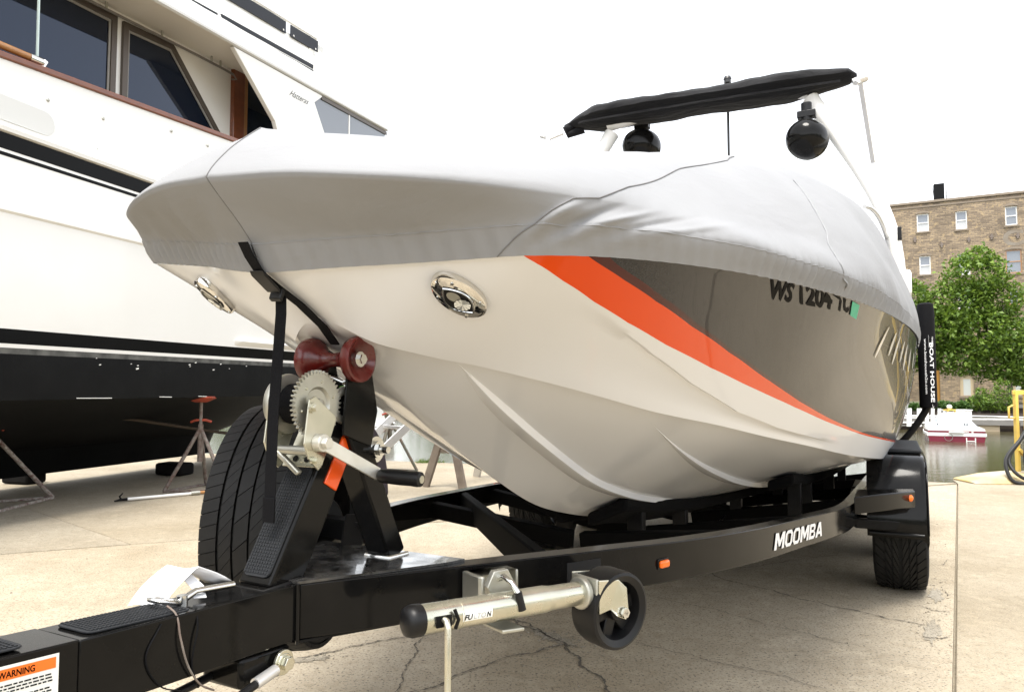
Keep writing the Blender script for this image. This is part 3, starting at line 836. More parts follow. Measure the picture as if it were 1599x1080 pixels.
obj('bimini_frame', MB().bar((-1.155, .22, 2.84), (-.90, .22, 2.54), .03, .04).cyl((-1.0, .22, 2.85), (-1.14, .22, 2.82), .010).cyl((-1.13, .2, 2.84), (-1.18, .22, 2.86), .014), M['alu'], boat, bevel=.003)
for sx, zc, pos, ks in ((1, 2.475, (.622, .05), .80), (-1, 2.69, (-.455, .35), .86)):
    sp = thing_part = bpy.data.objects.new('tower_speaker', mesh_of('tower_speaker', MB().lathe([(r * ks, h * ks) for r, h in ((.004, -.16), (.05, -.155), (.10, -.125), (.130, -.07), (.142, 0), (.140, .05), (.128, .085), (.120, .095))], (pos[0], pos[1] - .05, zc), (0.25, 1, 0), 36), M['black_paint'], 60))
    COL.objects.link(sp); sp.parent = boat
    obj('speaker_clamp', MB().cyl((pos[0], pos[1] - .03, zc + .12 * ks), (pos[0], pos[1] - .03, zc + .22), .03).obox((pos[0], pos[1] - .03, zc + .15), (.05, 0, 0), (0, .03, 0), (0, 0, .02)), M['black_plastic'], sp, bevel=.004)
    obj('speaker_cone', MB().lathe([(r * ks, h * ks) for r, h in ((.115, .090), (.09, .075), (.04, .055), (.001, .06))], (pos[0], pos[1] - .05, zc), (.25, 1, 0), 30), M['black_satin'], sp, smooth=60)
obj('anchor_light', MB().cyl((.125, .3, 2.2), (.125, .3, 3.02), .008).cyl((.125, .3, 3.02), (.125, .3, 3.045), .022).cyl((.125, .3, 3.045), (.125, .3, 3.062), .026, .020), M['antenna_black'], boat)
# windscreen side pane showing between cover and tower
obj('windscreen_frame', MB().tube(arc((.93, -.75, 1.88), (1.0, -.2, 2.0), (1.045, .25, 1.72), 14), .011, 8), M['alu'], boat, smooth=60)

# ------------------------------------------------------------------ cover
TILT = True
cover = thing('boat_cover', 'light grey canvas travel cover drawn tight over the bow of the ski boat', 'boat cover', TR_LOC, TR_ROT)
RT = [(0,-3.575,1.41),(0.15,-3.55,1.405),(0.28,-3.505,1.395),(0.41,-3.44,1.385),(0.52,-3.36,1.375),(0.6,-3.25,1.375),(0.66,-3.12,1.38),(0.72,-2.98,1.39),(0.785,-2.8,1.405),(0.84,-2.58,1.43),(0.92,-2.28,1.46),(0.98,-1.98,1.49),(1.01,-1.58,1.52),(1.045,-1.1,1.55),(1.075,-0.5,1.57),(1.085,0,1.56),(1.085,0.8,1.53),(1.09,1.8,1.48),(1.03,2.9,1.42)]
UT = [(0,-3.53,1.47),(0.14,-3.49,1.47),(0.25,-3.42,1.48),(0.34,-3.34,1.49),(0.42,-3.24,1.5),(0.48,-3.12,1.52),(0.52,-2.98,1.55),(0.56,-2.83,1.59),(0.6,-2.65,1.62),(0.67,-2.44,1.66),(0.75,-2.18,1.695),(0.81,-1.92,1.73),(0.87,-1.55,1.765),(0.93,-1.1,1.8),(0.98,-0.5,1.82),(1.0,0,1.81),(0.98,0.8,1.74),(0.9,1.8,1.65),(0.85,2.9,1.5)]
CT = [(0,-3.455,1.535),(0,-3.42,1.54),(0,-3.36,1.545),(0,-3.28,1.55),(0,-3.18,1.56),(0,-3.05,1.6),(0,-2.9,1.65),(0,-2.72,1.66),(0,-2.52,1.71),(0,-2.3,1.755),(0,-2.05,1.79),(0,-1.85,1.82),(0,-1.5,1.85),(0,-1.1,1.88),(0,-0.5,1.9),(0,0,1.9),(0,0.8,1.84),(0,1.8,1.75),(0,2.9,1.55)]
RT, UT, CT = (np.array(q, float) for q in (RT, UT, CT))
HUM = [0, 2, 4, 6, 8]
_slen = [0.]
_ug = np.linspace(0, 18, 721)
_pg = np.array([cr(S0, u) for u in _ug])
_sg = np.concatenate([[0], np.cumsum(np.linalg.norm(np.diff(_pg, axis=0), axis=1))])
def arclen(u): return float(np.interp(u, _ug, _sg))
_cc = {}
def cover_pt(u, v, sg=1):
    """v: 0 hem .. 1 band .. 2 ridge .. 3 upper .. 4 crown"""
    if u not in _cc:
        n = top_n(u); n2 = nrm(V(n[0], n[1], 0))
        H = topside(u, 1.012) + n * .0065
        B = topside(u, 1.0) + n2 * (.034 - .020 * sstep(u, 9, 13)) + V(0, 0, .048)
        Rr, U, C = cr(RT, u), cr(UT, u), cr(CT, u)
        _cc[u] = (n2, [H - (B - H) * .5, H, B, Rr, U, C, np.array([-U[0], U[1], U[2]])])
    n2, P = _cc[u]
    if sg < 0:                 # the hem is drawn up higher round the starboard bow
        w = .008 * sstep(u, .3, 2.5) * (1 - sstep(u, 6, 9)); P = list(P); P[1] = P[1] + V(0, 0, w); P[2] = P[2] + V(0, 0, w * .7)
    i = min(int(v), 3); t = v - i
    p0, p1, p2, p3 = P[i], P[i + 1], P[i + 2], P[i + 3]
    d = np.linalg.norm(p2 - p1) + 1e-9
    def mm(a, b, c):
        x = np.linalg.norm(b - a) + 1e-9; y = np.linalg.norm(c - b) + 1e-9
        return ((b - a) / x * y + (c - b) / y * x) / (x + y) * d
    m1, m2 = mm(p0, p1, p2), mm(p1, p2, p3)
    if i == 0: m1 = (p2 - p1)
    kf = .85 - .50 * sstep(u, 4.5, 8)          # the bow panels are pulled flat, with a definite ridge
    if i == 1: m1 = m1 * (1 - kf) + (p2 - p1) * kf; m2 = m2 * (1 - kf) + (p2 - p1) * kf
    if i == 2: m1 = m1 * (1 - kf * .5) + (p2 - p1) * kf * .5
    t2, t3 = t * t, t * t * t
    p = (2 * t3 - 3 * t2 + 1) * p1 + (t3 - 2 * t2 + t) * m1 + (-2 * t3 + 3 * t2) * p2 + (t3 - t2) * m2
    s = arclen(u)
    # gathered hem, tension folds
    ga = (.0062 * sstep(u, 7.2, 8.6) + .0020) if sg > 0 else .0065
    fr = 2 * math.pi / (.040 if sg > 0 else .028)
    band = math.exp(-((v - .45) / .55) ** 2) * (1 if v < 1.4 else 0) if v < 1.4 else 0
    wob = math.sin(fr * s + 1.2 * math.sin(9 * s) + (.9 * v)) * ga * band * (1 - sstep(v, .9, 1.4))
    lean = .006 * math.sin(17 * s + 3 * v) * math.exp(-((v - 1.35) / .45) ** 2) * .5
    big = .007 * math.sin(5.1 * s + 2.2 * v + 1.3) * math.exp(-((v - 2.1) / .8) ** 2) * sstep(u, 4, 8)
    fold = 0
    for (u0, sl, a, wd) in ((4.25, .5, .012, .13), (4.65, .75, -.010, .14), (5.05, 1.0, .009, .14), (5.6, 1.3, -.006, .15), (6.2, 1.6, .005, .16)):
        x = (u - u0 - sl * (v - 1.0)) / wd
        if abs(x) < 4 and sg > 0: fold += a * math.exp(-x * x) * math.exp(-((v - 1.15) / .55) ** 2)
    fr2 = 0
    if sg < 0: fr2 = .004 * math.sin(60 * s + 3.5 * v) * math.exp(-((v - 1.2) / .5) ** 2)
    sag = -.030 * math.exp(-((u - 5.5) / 2.6) ** 2) * math.exp(-((v - 3.35) / .45) ** 2)
    p = p + n2 * (wob + lean + fold + fr2 + big) + V(0, 0, sag)
    return (sg * p[0], p[1], p[2])
CU = np.unique(np.concatenate([np.linspace(0, 9, 200), np.linspace(9, 14, 130), np.linspace(14, 18, 40)]))
CV = list(np.linspace(0, 1, 8)) + list(np.linspace(1, 2, 12))[1:] + list(np.linspace(2, 3, 9))[1:] + list(np.linspace(3, 4, 9))[1:]
for sg in (1, -1):
    mb = MB(); n = len(CV)
    for u in CU: mb.v.extend([cover_pt(u, v, sg) for v in CV])
    for i in range(len(CU) - 1):
        for j in range(n - 1):
            q = (i * n + j, (i + 1) * n + j, (i + 1) * n + j + 1, i * n + j + 1)
            mb.f.append(q if sg > 0 else q[::-1]); mb.m.append(0)
    obj('cover_panel', mb, M['canvas'], cover, smooth=180, recalc=False)
sec = [cover_pt(18, v, 1) for v in np.linspace(0, 4, 20)]
ring = sec + [(-p[0], p[1], p[2]) for p in sec[::-1][1:]]
obj('cover_back', MB().add(ring, [tuple(range(len(ring)))]), M['canvas'], cover, smooth=0)
def seam(path, sg=1, r=.0016, lift=.001, mat='thread', name='stitched_seam'):
    pts = []
    for (u0, v0), (u1, v1) in zip(path[:-1], path[1:]):
        for t in np.linspace(0, 1, 10, endpoint=False):
            u, v = u0 + (u1 - u0) * t, v0 + (v1 - v0) * t
            p = np.array(cover_pt(u, v, sg)); pts.append(p + nrm(V(p[0] * .6, -.6 if u < 6 else -.1, .5)) * lift)
    return obj(name, MB().tube(pts, r, 6), M[mat], cover, smooth=60)
seam([(0.01, 0), (0.01, 1), (0.01, 2), (0.01, 3), (0.01, 4)], r=.0010, lift=.0006)
seam([(u, .92) for u in np.linspace(0.01, 17.9, 60)], r=.0012, lift=-.0003, mat='canvas', name='hem_seam')
seam([(u, .92) for u in np.linspace(0.01, 17.9, 60)], sg=-1, r=.0012, lift=-.0003, mat='canvas', name='hem_seam')
seam([(3.5, 0), (3.8, .5), (4.1, .9), (4.3, 1.4), (4.55, 1.85), (5.5, 2.22), (7.1, 2.64), (9.0, 3.04), (10.7, 3.36), (11.3, 3.7), (11.5, 4)], r=.0012)
seam([(9.9, 2.75), (9.65, 2.3), (9.45, 1.7), (9.4, 1.2), (9.5, .6), (9.6, 0)], mat='canvas', r=.0025)
# buckle strap: webbing from hem over the stem to the bow eye, buckle, loose tail hanging straight down
def ribbon(pts, w, th, wd):
    rings = []
    for i, p in enumerate(pts):
        p = np.asarray(p, float); d = nrm(np.asarray(pts[min(i + 1, len(pts) - 1)], float) - np.asarray(pts[max(i - 1, 0)], float))
        x = nrm(np.asarray(wd, float) - d * (np.asarray(wd, float) @ d)); y = np.cross(d, x)
        rings.append([p + x * w / 2 + y * th / 2, p - x * w / 2 + y * th / 2, p - x * w / 2 - y * th / 2, p + x * w / 2 - y * th / 2])
    return MB().ring_loft(rings, True, True)
strap = obj('bow_strap', ribbon([(0, -3.492, 1.312), (0.0, -3.476, 1.288), (.0, -3.452, 1.263), (.003, -3.412, 1.241), (.006, -3.352, 1.212), (.006, -3.29, 1.175), (.005, -3.25, 1.14)], .024, .003, (1, 0, 0)), M['web'], cover, bevel=.0006)
obj('strap_buckle', MB().obox((0, -3.438, 1.247), (.0185, 0, 0), V(0, -.55, .84) * .006, V(0, .84, -.55) * .024).obox((0, -3.408, 1.226), (.015, 0, 0), V(0, -.8, .6) * .005, V(0, .3, .95) * .012), M['black_plastic'], strap, bevel=.004)
obj('strap_tail', ribbon([(0, -3.398, 1.225), (-.0, -3.397, 1.19), (-.002, -3.400, 1.12), (-.004, -3.408, 1.0), (-.003, -3.412, .9), (-.002, -3.415, .80)], .0235, .002, (1, .2, 0)), M['web'], strap, bevel=.0005)
obj('strap_tail_end', ribbon([(-.002, -3.4165, .845), (-.002, -3.4165, .80)], .0245, .0045, (1, .2, 0)), M['web'], strap, bevel=.0005)
TILT = False
# ------------------------------------------------------------------ trailer
trailer = thing('boat_trailer', 'gloss black tandem boat trailer carrying the grey-covered ski boat', 'trailer', TR_LOC, TR_ROT)
def zt(a):
    if a < -3.40: return .682 - .07 * (a + 3.41)
    return float(np.interp(a, [-3.4, -2.66, -2.03, -1.115, 0, 3], [.688, .660, .617, .556, .487, .300]))
RAILP = [(.053, -3.39), (.135, -3.246), (.22, -3.094), (.332, -2.893), (.395, -2.782), (.467, -2.650), (.560, -2.40), (.662, -2.03), (.735, -1.66), (.800, -1.33), (.840, -1.08), (.858, -.80), (.862, -.4), (.862, 0), (.862, 1.5), (.862, 3.0)]
RP = np.array(RAILP)
_rs = np.concatenate([[0], np.cumsum(np.linalg.norm(np.diff(RP, axis=0), axis=1))])
def rail_at(s):
    i = np.interp(s, _rs, np.arange(len(RP)))
    p = cr(RP, i); e = 1e-2
    d = nrm(cr(RP, min(i + e, len(RP) - 1)) - cr(RP, max(i - e, 0)))
    return p, V(d[1], -d[0])        # point, outward normal
def rail_s_of_a(a): return float(np.interp(a, RP[:, 1], _rs))
RH = .100
for sg in (1, -1):
    path, sides = [], []
    for s in np.linspace(0, _rs[-1], 90):
        p, nn = rail_at(s); path.append((sg * p[0], p[1], zt(p[1]))); sides.append((sg * nn[0], nn[1], 0))
    obj('frame_rail', MB().sweep_rect(path, sides, .052, RH), M['black_paint'], trailer, smooth=40, bevel=.0025)
def rail_face(s, z, lift=.0015):
    p, nn = rail_at(s); return (p[0] + nn[0] * lift, p[1] + nn[1] * lift, zt(p[1]) - z)
# tongue: rear fixed tube, swing joint, front tube
def tongue_box(a0, a1, w, h, dz=0):
    mb = MB()
    return mb.ring_loft([[(x, a, zt(a) + dz - zz) for x, zz in ((-w, 0), (w, 0), (w, h), (-w, h))] for a in (a0, a1)])
obj('tongue_beam', tongue_box(-3.798, -3.385, .0505, .100, 0), M['black_paint'], trailer, bevel=.002)
front = obj('swing_tongue', tongue_box(-4.75, -3.799, .0512, .1015, .0012), M['black_paint'], trailer, bevel=.002)
obj('tongue_joint_plate', MB().ring_loft([[(x, a, zt(a) - zz) for x, zz in ((-.048, .096), (.048, .096), (.048, .150), (-.048, .150))] for a in (-3.52, -3.405)]), M['black_paint'], trailer, bevel=.008)
obj('coupler', MB().ring_loft([[(x, a, zt(a) - zz + .01) for x, zz in ((-w, 0), (w, 0), (w, h), (-w, h))] for a, w, h in ((-4.75, .04, .09), (-4.95, .035, .07), (-5.0, .02, .05))]), M['black_satin'], trailer, bevel=.006)
# triangular top plate between the rails
plate = [(-.052, -3.395), (.052, -3.395), (.19, -3.10), (.20, -3.05), (-.20, -3.05), (-.19, -3.10)]
M['plate'] = pbr('scuffed black plate', (.010, .010, .010), .22, coat=.5, vary=(28, .10, (.05, .048, .045)), rvar=(20, .14))
obj('frame_plate', MB().prism([(x, a, zt(max(a, -3.39)) + .001) for x, a in plate], (0, 0, .005)), M['plate'], trailer, smooth=0)
obj('frame_plate', MB().prism([(x, a, zt(max(a, -3.39)) - RH - .005) for x, a in plate], (0, 0, .004)), M['black_satin'], trailer, smooth=0)
obj('weld_bead', MB().tube([(.054, -3.396, .690), (.054, -3.396, .582)], .0035, 6), M['black_paint'], trailer)
# cross members: a V brace at the front, then bent cross beams that dip under the keel
def rail_inner(a, sg): 
    p, nn = rail_at(rail_s_of_a(a)); return V(sg * (p[0] - nn[0] * .05), p[1], zt(a) - RH / 2)
pA = rail_inner(-2.60, -1); pB = rail_inner(-2.62, 1)
obj('cross_member', MB().bar(rail_inner(-1.60, -1), rail_inner(-2.86, 1), .034, .085), M['black_flat'], trailer, bevel=.005)
for a in (-1.95, -1.2, -.35, .75, 1.9, 2.9):
    L_, R_ = rail_inner(a, -1), rail_inner(a, 1); drop = V(0, 0, -.10)
    keelz = float(np.interp(a, K0[:, 1], K0[:, 2])) - .09
    c = V(0, a, min(keelz, zt(a) - .10))
    mb = MB().bar(L_, c + V(-.02, 0, 0), .05, .06).bar(c + V(.02, 0, 0), R_, .05, .06)
    obj('cross_member', mb, M['black_flat'], trailer, bevel=.004)
# carpeted bunks and their brackets
def bot_at(a, L):
    k = np.interp(a, K0[:, 1], K0[:, 2]); c0 = np.interp(a, C0[:, 1], C0[:, 2]); cl = np.interp(a, C0[:, 1], C0[:, 0])
    return k + (c0 - k) * L / cl
for L0, L1, a0, a1 in ((.125, .30, -1.98, 2.6), (.58, .62, -1.05, 2.7)):
    for sg in (1, -1):
        rings = []
        for t in np.linspace(0, 1, 24):
            a = a0 + (a1 - a0) * t; L = L0 + (L1 - L0) * sstep(t, 0, .6)
            zb = bot_at(a, L) - (.006 if L0 > .4 else .004); w = .055 if L0 > .4 else .075
            sl = (bot_at(a, L + w) - bot_at(a, L - w)) * .5
            h = .048
            if t == 0: zb -= .012
            rings.append([(sg * (L - w), a, zb - sl), (sg * (L + w), a, zb + sl), (sg * (L + w), a, zb + sl - h), (sg * (L - w), a, zb - sl - h)])
        obj('bunk', MB().ring_loft(rings), M['carpet'], trailer, smooth=30, bevel=.012)
        for a in ((-1.72, -1.2, -.35, .75, 1.9) if L0 < .4 else (-.75, -.35, .75, 1.9)):
            t = (a - a0) / (a1 - a0); L = L0 + (L1 - L0) * sstep(t, 0, .6); zb = bot_at(a, L) - .05
            ztp = zt(a) - RH - .02 if L0 < .4 else zt(a) - RH
            obj('bunk_bracket', MB().obox((sg * (L + .02), a, (zb + ztp) / 2 - .02), (.03, 0, 0), (0, .022, 0), (0, 0, abs(zb - ztp) / 2 + .05)), M['black_satin'], trailer, bevel=.003)
obj('brake_line', MB().tube([rail_inner(-2.3, 1) + V(0, 0, -.03), V(.45, -1.8, .42), V(.3, -1.2, .40), V(.2, -.4, .36), V(.3, .2, .34)], .006, 8), M['black_plastic'], trailer, smooth=60)
# axles, wheels
for a in (0.0, .86):
    obj('axle', MB().cyl((-.95, a, .33), (.95, a, .33), .032, n=14).box(-.84, -.77, a - .35, a + .35, .36, .41).box(.77, .84, a - .35, a + .35, .36, .41), M['black_satin'], trailer)
def tyre_meshes(Rr, w, style):
    h = w / 2
    prof = [(Rr * .60, -h * .82), (Rr * .66, -h * .98), (Rr * .80, -h * 1.04), (Rr * .92, -h * .98), (Rr - .022, -h * .90), (Rr - .0105, -h * .80),
            (Rr - .0095, 0), (Rr - .0105, h * .80), (Rr - .022, h * .90), (Rr * .92, h * .98), (Rr * .80, h * 1.04), (Rr * .66, h * .98), (Rr * .60, h * .82)]
    car = MB().lathe(prof, (0, 0, 0), (1, 0, 0), 72, closed=True)
    tr = MB()
    def blk(t0, t1, x0, x1, sk, curve=0, R0=Rr):
        # block between angles t0..t1 and widths x0..x1, skewed by sk
        n = 3; top = []; bot = []
        def P(x, t, r):
            drop = .0065 * (abs(x) / h) ** 4 + .004 * (abs(x) / h) ** 2
            return (x, (r - drop) * math.sin(t), (r - drop) * math.cos(t))
        A = []
        for k in range(n + 1):
            x = x0 + (x1 - x0) * k / n; q = sk * (k / n) + curve * math.sin(math.pi * k / n)
            A.append((x, t0 + q, t1 + q))
        rg = [P(x, a, R0) for x, a, b in A] + [P(x, b, R0) for x, a, b in A[::-1]]
        lo = [P(x, a - .002, R0 - .011) for x, a, b in A] + [P(x, b + .002, R0 - .011) for x, a, b in A[::-1]]
        m = len(rg); o = len(tr.v)
        tr.v.extend(rg + lo)
        for k in range(n):      # top strips
            tr.f.append((o + k, o + k + 1, o + m - 2 - k, o + m - 1 - k)); tr.m.append(0)
        for k in range(m):
            tr.f.append((o + k, o + (k + 1) % m, o + m + (k + 1) % m, o + m + k)); tr.m.append(0)
    if style == 'ribs':
        N = 66; d = 2 * math.pi / N
        for i in range(N):
            t = i * d
            for s in (-1, 1):
                blk(t, t + d * .94, s * h * .53, s * h * .93, d * .35 * s)
                blk(t + d * .45, t + d * 1.40, s * h * .20, s * h * .47, d * 1.1 * s, .0)
            if i % 2 == 0: blk(t, t + d * 1.92, -h * .15, h * .15, d * .9)
    else:
        N = 40; d = 2 * math.pi / N
        for i in range(N):
            t = i * d
            for s in (-1, 1):
                blk(t, t + d * .86, s * h * .60, s * h * .93, d * .75, .006)
                blk(t + d * .05, t + d * .42, s * h * .33, s * h * .56, d * 1.5, .012)
                blk(t + d * .52, t + d * .90, s * h * .33, s * h * .56, d * 1.2, .010)
                blk(t - d * .6, t + d * .22, s * h * .07, s * h * .29, d * 1.4, .012)
    rim = MB().lathe([(Rr * .62, h * .80), (Rr * .60, h * .86), (Rr * .565, h * .84), (Rr * .55, h * .55), (Rr * .54, -h * .7), (Rr * .62, -h * .8)], (0, 0, 0), (1, 0, 0), 48, closed=True)
    for k in range(8):
        a = 2 * math.pi * k / 8; c_, s_ = math.sin(a), math.cos(a)
        rim.obox((h * .60, c_ * Rr * .32, s_ * Rr * .32), (h * .10, 0, 0), (0, s_ * .022, -c_ * .022), (0, c_ * Rr * .24, s_ * Rr * .24))
    rim.cyl((h * .4, 0, 0), (h * .85, 0, 0), .06, .045, 20).cyl((-h * .6, 0, 0), (h * .45, 0, 0), .085, n=20)
    A = mesh_of('wheel', car, M['rubber_dark'], 50); B = mesh_of('tread', tr, M['rubber'], 30); C = mesh_of('rim', rim, M['black_paint'], 40)
    for q in (A, B, C): fix_normals(q)
    return A, B, C
def wheel(name, meshes, loc, rot, parent):
    o = obj(name, meshes[0], None, parent); o.location = loc; o.rotation_euler = rot
    t = obj('tread', meshes[1], None, o); t['kind'] = 'stuff'
    obj('rim', meshes[2], None, o)
    return o
road = tyre_meshes(.345, .240, 'vee')
for a in (0.0, .86):
    wheel('wheel', road, (1.035, a, .345), (R(13 * a), 0, 0), trailer)
    wheel('wheel', road, (-1.035, a, .345), (R(9 * a), 0, R(180)), trailer)
spare = wheel('spare_wheel', tyre_meshes(.335, .228, 'ribs'), (-.475, -2.87, .672), (R(4), 0, R(23)), trailer)
spare['label'] = 'upright spare wheel with ribbed all-season tread'
# spare carrier
obj('spare_carrier', MB().bar((-.10, -3.00, .70), (-.36, -2.93, .69), .05, .05).bar((-.08, -3.10, .62), (-.16, -2.98, .72), .05, .05).cyl((-.33, -2.95, .69), (-.40, -2.91, .68), .085, n=24), M['black_satin'], trailer, bevel=.004)
# mudguards
def fender(sg):
    x0, x1 = .895, 1.158
    prof = [(-.455, .345), (-.462, .375), (-.452, .44), (-.425, .545), (-.385, .625), (-.335, .683), (-.27, .708), (-.18, .716), (.3, .716), (.9, .700), (1.10, .692), (1.2, .62), (1.27, .5), (1.29, .34)]
    mb = MB(); rings = []
    for a, z in prof:
        rings.append([(sg * x0, a, z), (sg * (x1 - .03), a, z), (sg * (x1 - .010), a + .004, z - .006), (sg * x1, a + .012, z - .028), (sg * (x1 - .006), a + .02, z - .06), (sg * (x1 - .012), a + .016, z - .03), (sg * (x1 - .03), a + .012, z - .012), (sg * x0, a + .012, z - .012)])
    r = obj('mudguard', mb.ring_loft(rings), M['black_paint'], trailer, smooth=45)
    obj('mudguard_skirt', MB().prism([(sg * (x1 - .004), a, z - .02) for a, z in prof[1:-1]] + [(sg * (x1 - .004), a, z - .075) for a, z in prof[2:-2][::-1]], (sg * .006, 0, 0)), M['black_paint'], r, smooth=30, bevel=.002)
    obj('step_pad', MB().ring_loft([[(sg * .975, a, z), (sg * 1.142, a, z), (sg * 1.142, a, z + .022), (sg * .975, a, z + .022)] for a, z in ((-.20, .716), (.25, .718), (.6, .712))]), M['grip'], r, bevel=.008)
    lip = MB().tube([(sg * x, -.458, .352) for x in (x0 + .01, x1 - .02)], .012, 10)
    obj('mudguard_lip', lip, M['black_paint'], r, smooth=60)
    # bracket to the rail with its top plate
    top = [(sg * .862, -.90), (sg * .862, -.62), (sg * 1.10, -.52), (sg * 1.10, -.60)]
    obj('mudguard_bracket', MB().prism([(x, a, .500 + (abs(x) - .86) * .02) for x, a in top], (0, 0, .075)), M['black_paint'], r, bevel=.005)
    m_ = obj('marker_light', MB().lathe([(.018, 0), (.018, .006), (.014, .013), (.001, .016)], (sg * 1.075, -.615, .548), (0.25 * sg, -1, 0), 20), M['amber'], r, smooth=60)
    obj('mudguard_stay', MB().bar((sg * .84, -.50, .40), (sg * 1.12, -.40, .385), .05, .045), M['black_satin'], r, bevel=.004)
    obj('mudguard_stay', MB().bar((sg * .84, 1.25, .40), (sg * 1.12, 1.2, .385), .04, .05), M['black_satin'], r, bevel=.004)
    return r
fender(1); fender(-1)
# guide posts with padded sleeves
for sg in (1, -1):
    a = 1.70
    pts = arc((sg * .92, a, .52), (sg * 1.12, a, .66), (sg * 1.243, a, .92), 10) + [V(sg * 1.246, a, 1.3)]
    g = obj('guide_post', MB().tube(pts, .024, 12), M['black_satin'], trailer, smooth=60)
    pad = MB().tube([(sg * 1.245, a, .905), (sg * 1.245, a, .915), (sg * 1.243, a, 1.60), (sg * 1.2425, a, 1.66), (sg * 1.242, a, 1.672)], [.054, .058, .058, .052, .03], 20)
    p = obj('guide_pad', pad, M['web'], g, smooth=50)
    if sg > 0:
        def on_pad(ang0, zc):
            def fn(x, y, r=.0595):           # x runs down the post, y across it
                an = ang0 + y
                return (1.244 + r * math.sin(an), a - r * math.cos(an), zc - x)
            return fn
        # facing angle of the pad towards the road side
        fa0 = .05
        for body, x0, ln, y0, hh in (('THE', 1.420, .045, .52, .17), ('BOAT HOUSE', 1.375, .43, .22, .48), ('www.boathouseh2o.com', 1.405, .40, -.34, .26)):
            mbt = text_fit(body, (lambda x, y, x0=x0, ln=ln, y0=y0, hh=hh: on_pad(fa0 + y0, x0)(ln * x, hh * y)), bold=.02 if 'BOAT' in body or body == 'THE' else .008)
            obj('pad_lettering', mbt, M['decal_white'], g, smooth=0, recalc=False)
        mb = MB()
        ln = [on_pad(fa0 + .16, 1.43)(q, 0) for q in np.linspace(0, .09, 6)] ; l2 = [on_pad(fa0 + .175, 1.43)(q, 0) for q in np.linspace(0, .09, 6)]
        mb.add(ln + l2, [(i, i + 1, 7 + i, 6 + i) for i in range(5)])
        q0 = .50
        for k in range(9):
            x = q0 + .012 * k; y = .36 + .16 * math.sin(k * 2.1)
            c1 = [on_pad(fa0 + y, 1.43)(x, 0), on_pad(fa0 + y + .05, 1.43)(x + .004, 0), on_pad(fa0 + y + .02 - .2 * (k % 2), 1.43)(x + .026, 0)]
            mb.add(c1, [(0, 1, 2)])
        obj('pad_emblem', mb, M['decal_white'], g, smooth=0, recalc=False)
# lettering on the rail
s0, s1 = rail_s_of_a(-1.96), rail_s_of_a(-1.44)
def block_letter(ch):
    """heavy sans outlines in a unit box, as non-overlapping polygons"""
    if ch == 'M': return [[(0, 0), (0, 1), (.28, 1), (.5, .52), (.72, 1), (1, 1), (1, 0), (.77, 0), (.77, .60), (.57, .18), (.43, .18), (.23, .60), (.23, 0)]]
    if ch == 'A': return [[(0, 0), (.34, 1), (.5, 1), (.5, .70), (.25, 0)], [(1, 0), (.75, 0), (.5, .70), (.5, 1), (.66, 1)], [(.319, .194), (.681, .194), (.611, .39), (.389, .39)]]
    if ch == 'B': return [[(0, 0), (0, 1), (.27, 1), (.27, 0)], [(.27, .8), (.27, 1), (.78, 1), (.70, .8)], [(.27, .42), (.27, .60), (.70, .60), (.78, .42)], [(.27, 0), (.27, .2), (.74, .2), (.80, 0)],
                          [(.70, .8), (.78, 1), (.95, .87), (.95, .66), (.83, .51), (.78, .513), (.70, .60)], [(.74, .2), (.7665, .45), (.78, .42), (.83, .51), (1, .36), (1, .14), (.80, 0)]][:5] + [[(.74, .2), (.78, .42), (.83, .51), (1, .36), (1, .14), (.80, 0)]]
    o, i = [(.22, 0), (.78, 0), (1, .22), (1, .78), (.78, 1), (.22, 1), (0, .78), (0, .22)], [(.32, .2), (.68, .2), (.76, .3), (.76, .7), (.68, .8), (.32, .8), (.24, .7), (.24, .3)]
    return [[o[k], o[(k + 1) % 8], i[(k + 1) % 8], i[k]] for k in range(8)]
mbt = MB(); x = 0.0; adv = []
for ch in 'MOOMBA':
    w = {'M': 1.12, 'O': .92, 'B': .82, 'A': .98}[ch]; adv.append((ch, x, w)); x += w + .09
for ch, xo, w in adv:
    for poly in block_letter(ch):
        P = [rail_face(s0 + (s1 - s0) * (xo + w * px + .26 * py) / (x + .17), .078 - .052 * py, .003) for px, py in poly]
        mbt.add(P, [tuple(range(len(P)))])
obj('frame_lettering', mbt, M['decal_white'], trailer, smooth=0, recalc=False)
# amber side marker
def patch_box(s, z, ls, hz, d):
    p, nn = rail_at(s); t = V(-nn[1], nn[0], 0); n3 = V(nn[0], nn[1], 0); c = V(p[0], p[1], zt(p[1]) - z) + n3 * d / 2
    return MB().obox(c, t * ls, V(0, 0, hz), n3 * d / 2)
sm = rail_s_of_a(-2.575)
mk = obj('marker_light', patch_box(sm, .050, .018, .0095, .012), M['amber'], trailer, bevel=.005)
obj('marker_base', patch_box(sm, .050, .021, .0125, .003), M['black_plastic'], mk, bevel=.001)
obj('rail_grip_pad', patch_box(rail_s_of_a(-2.81), .055, .05, .036, .002), M['rubber_dark'], trailer, bevel=.001)

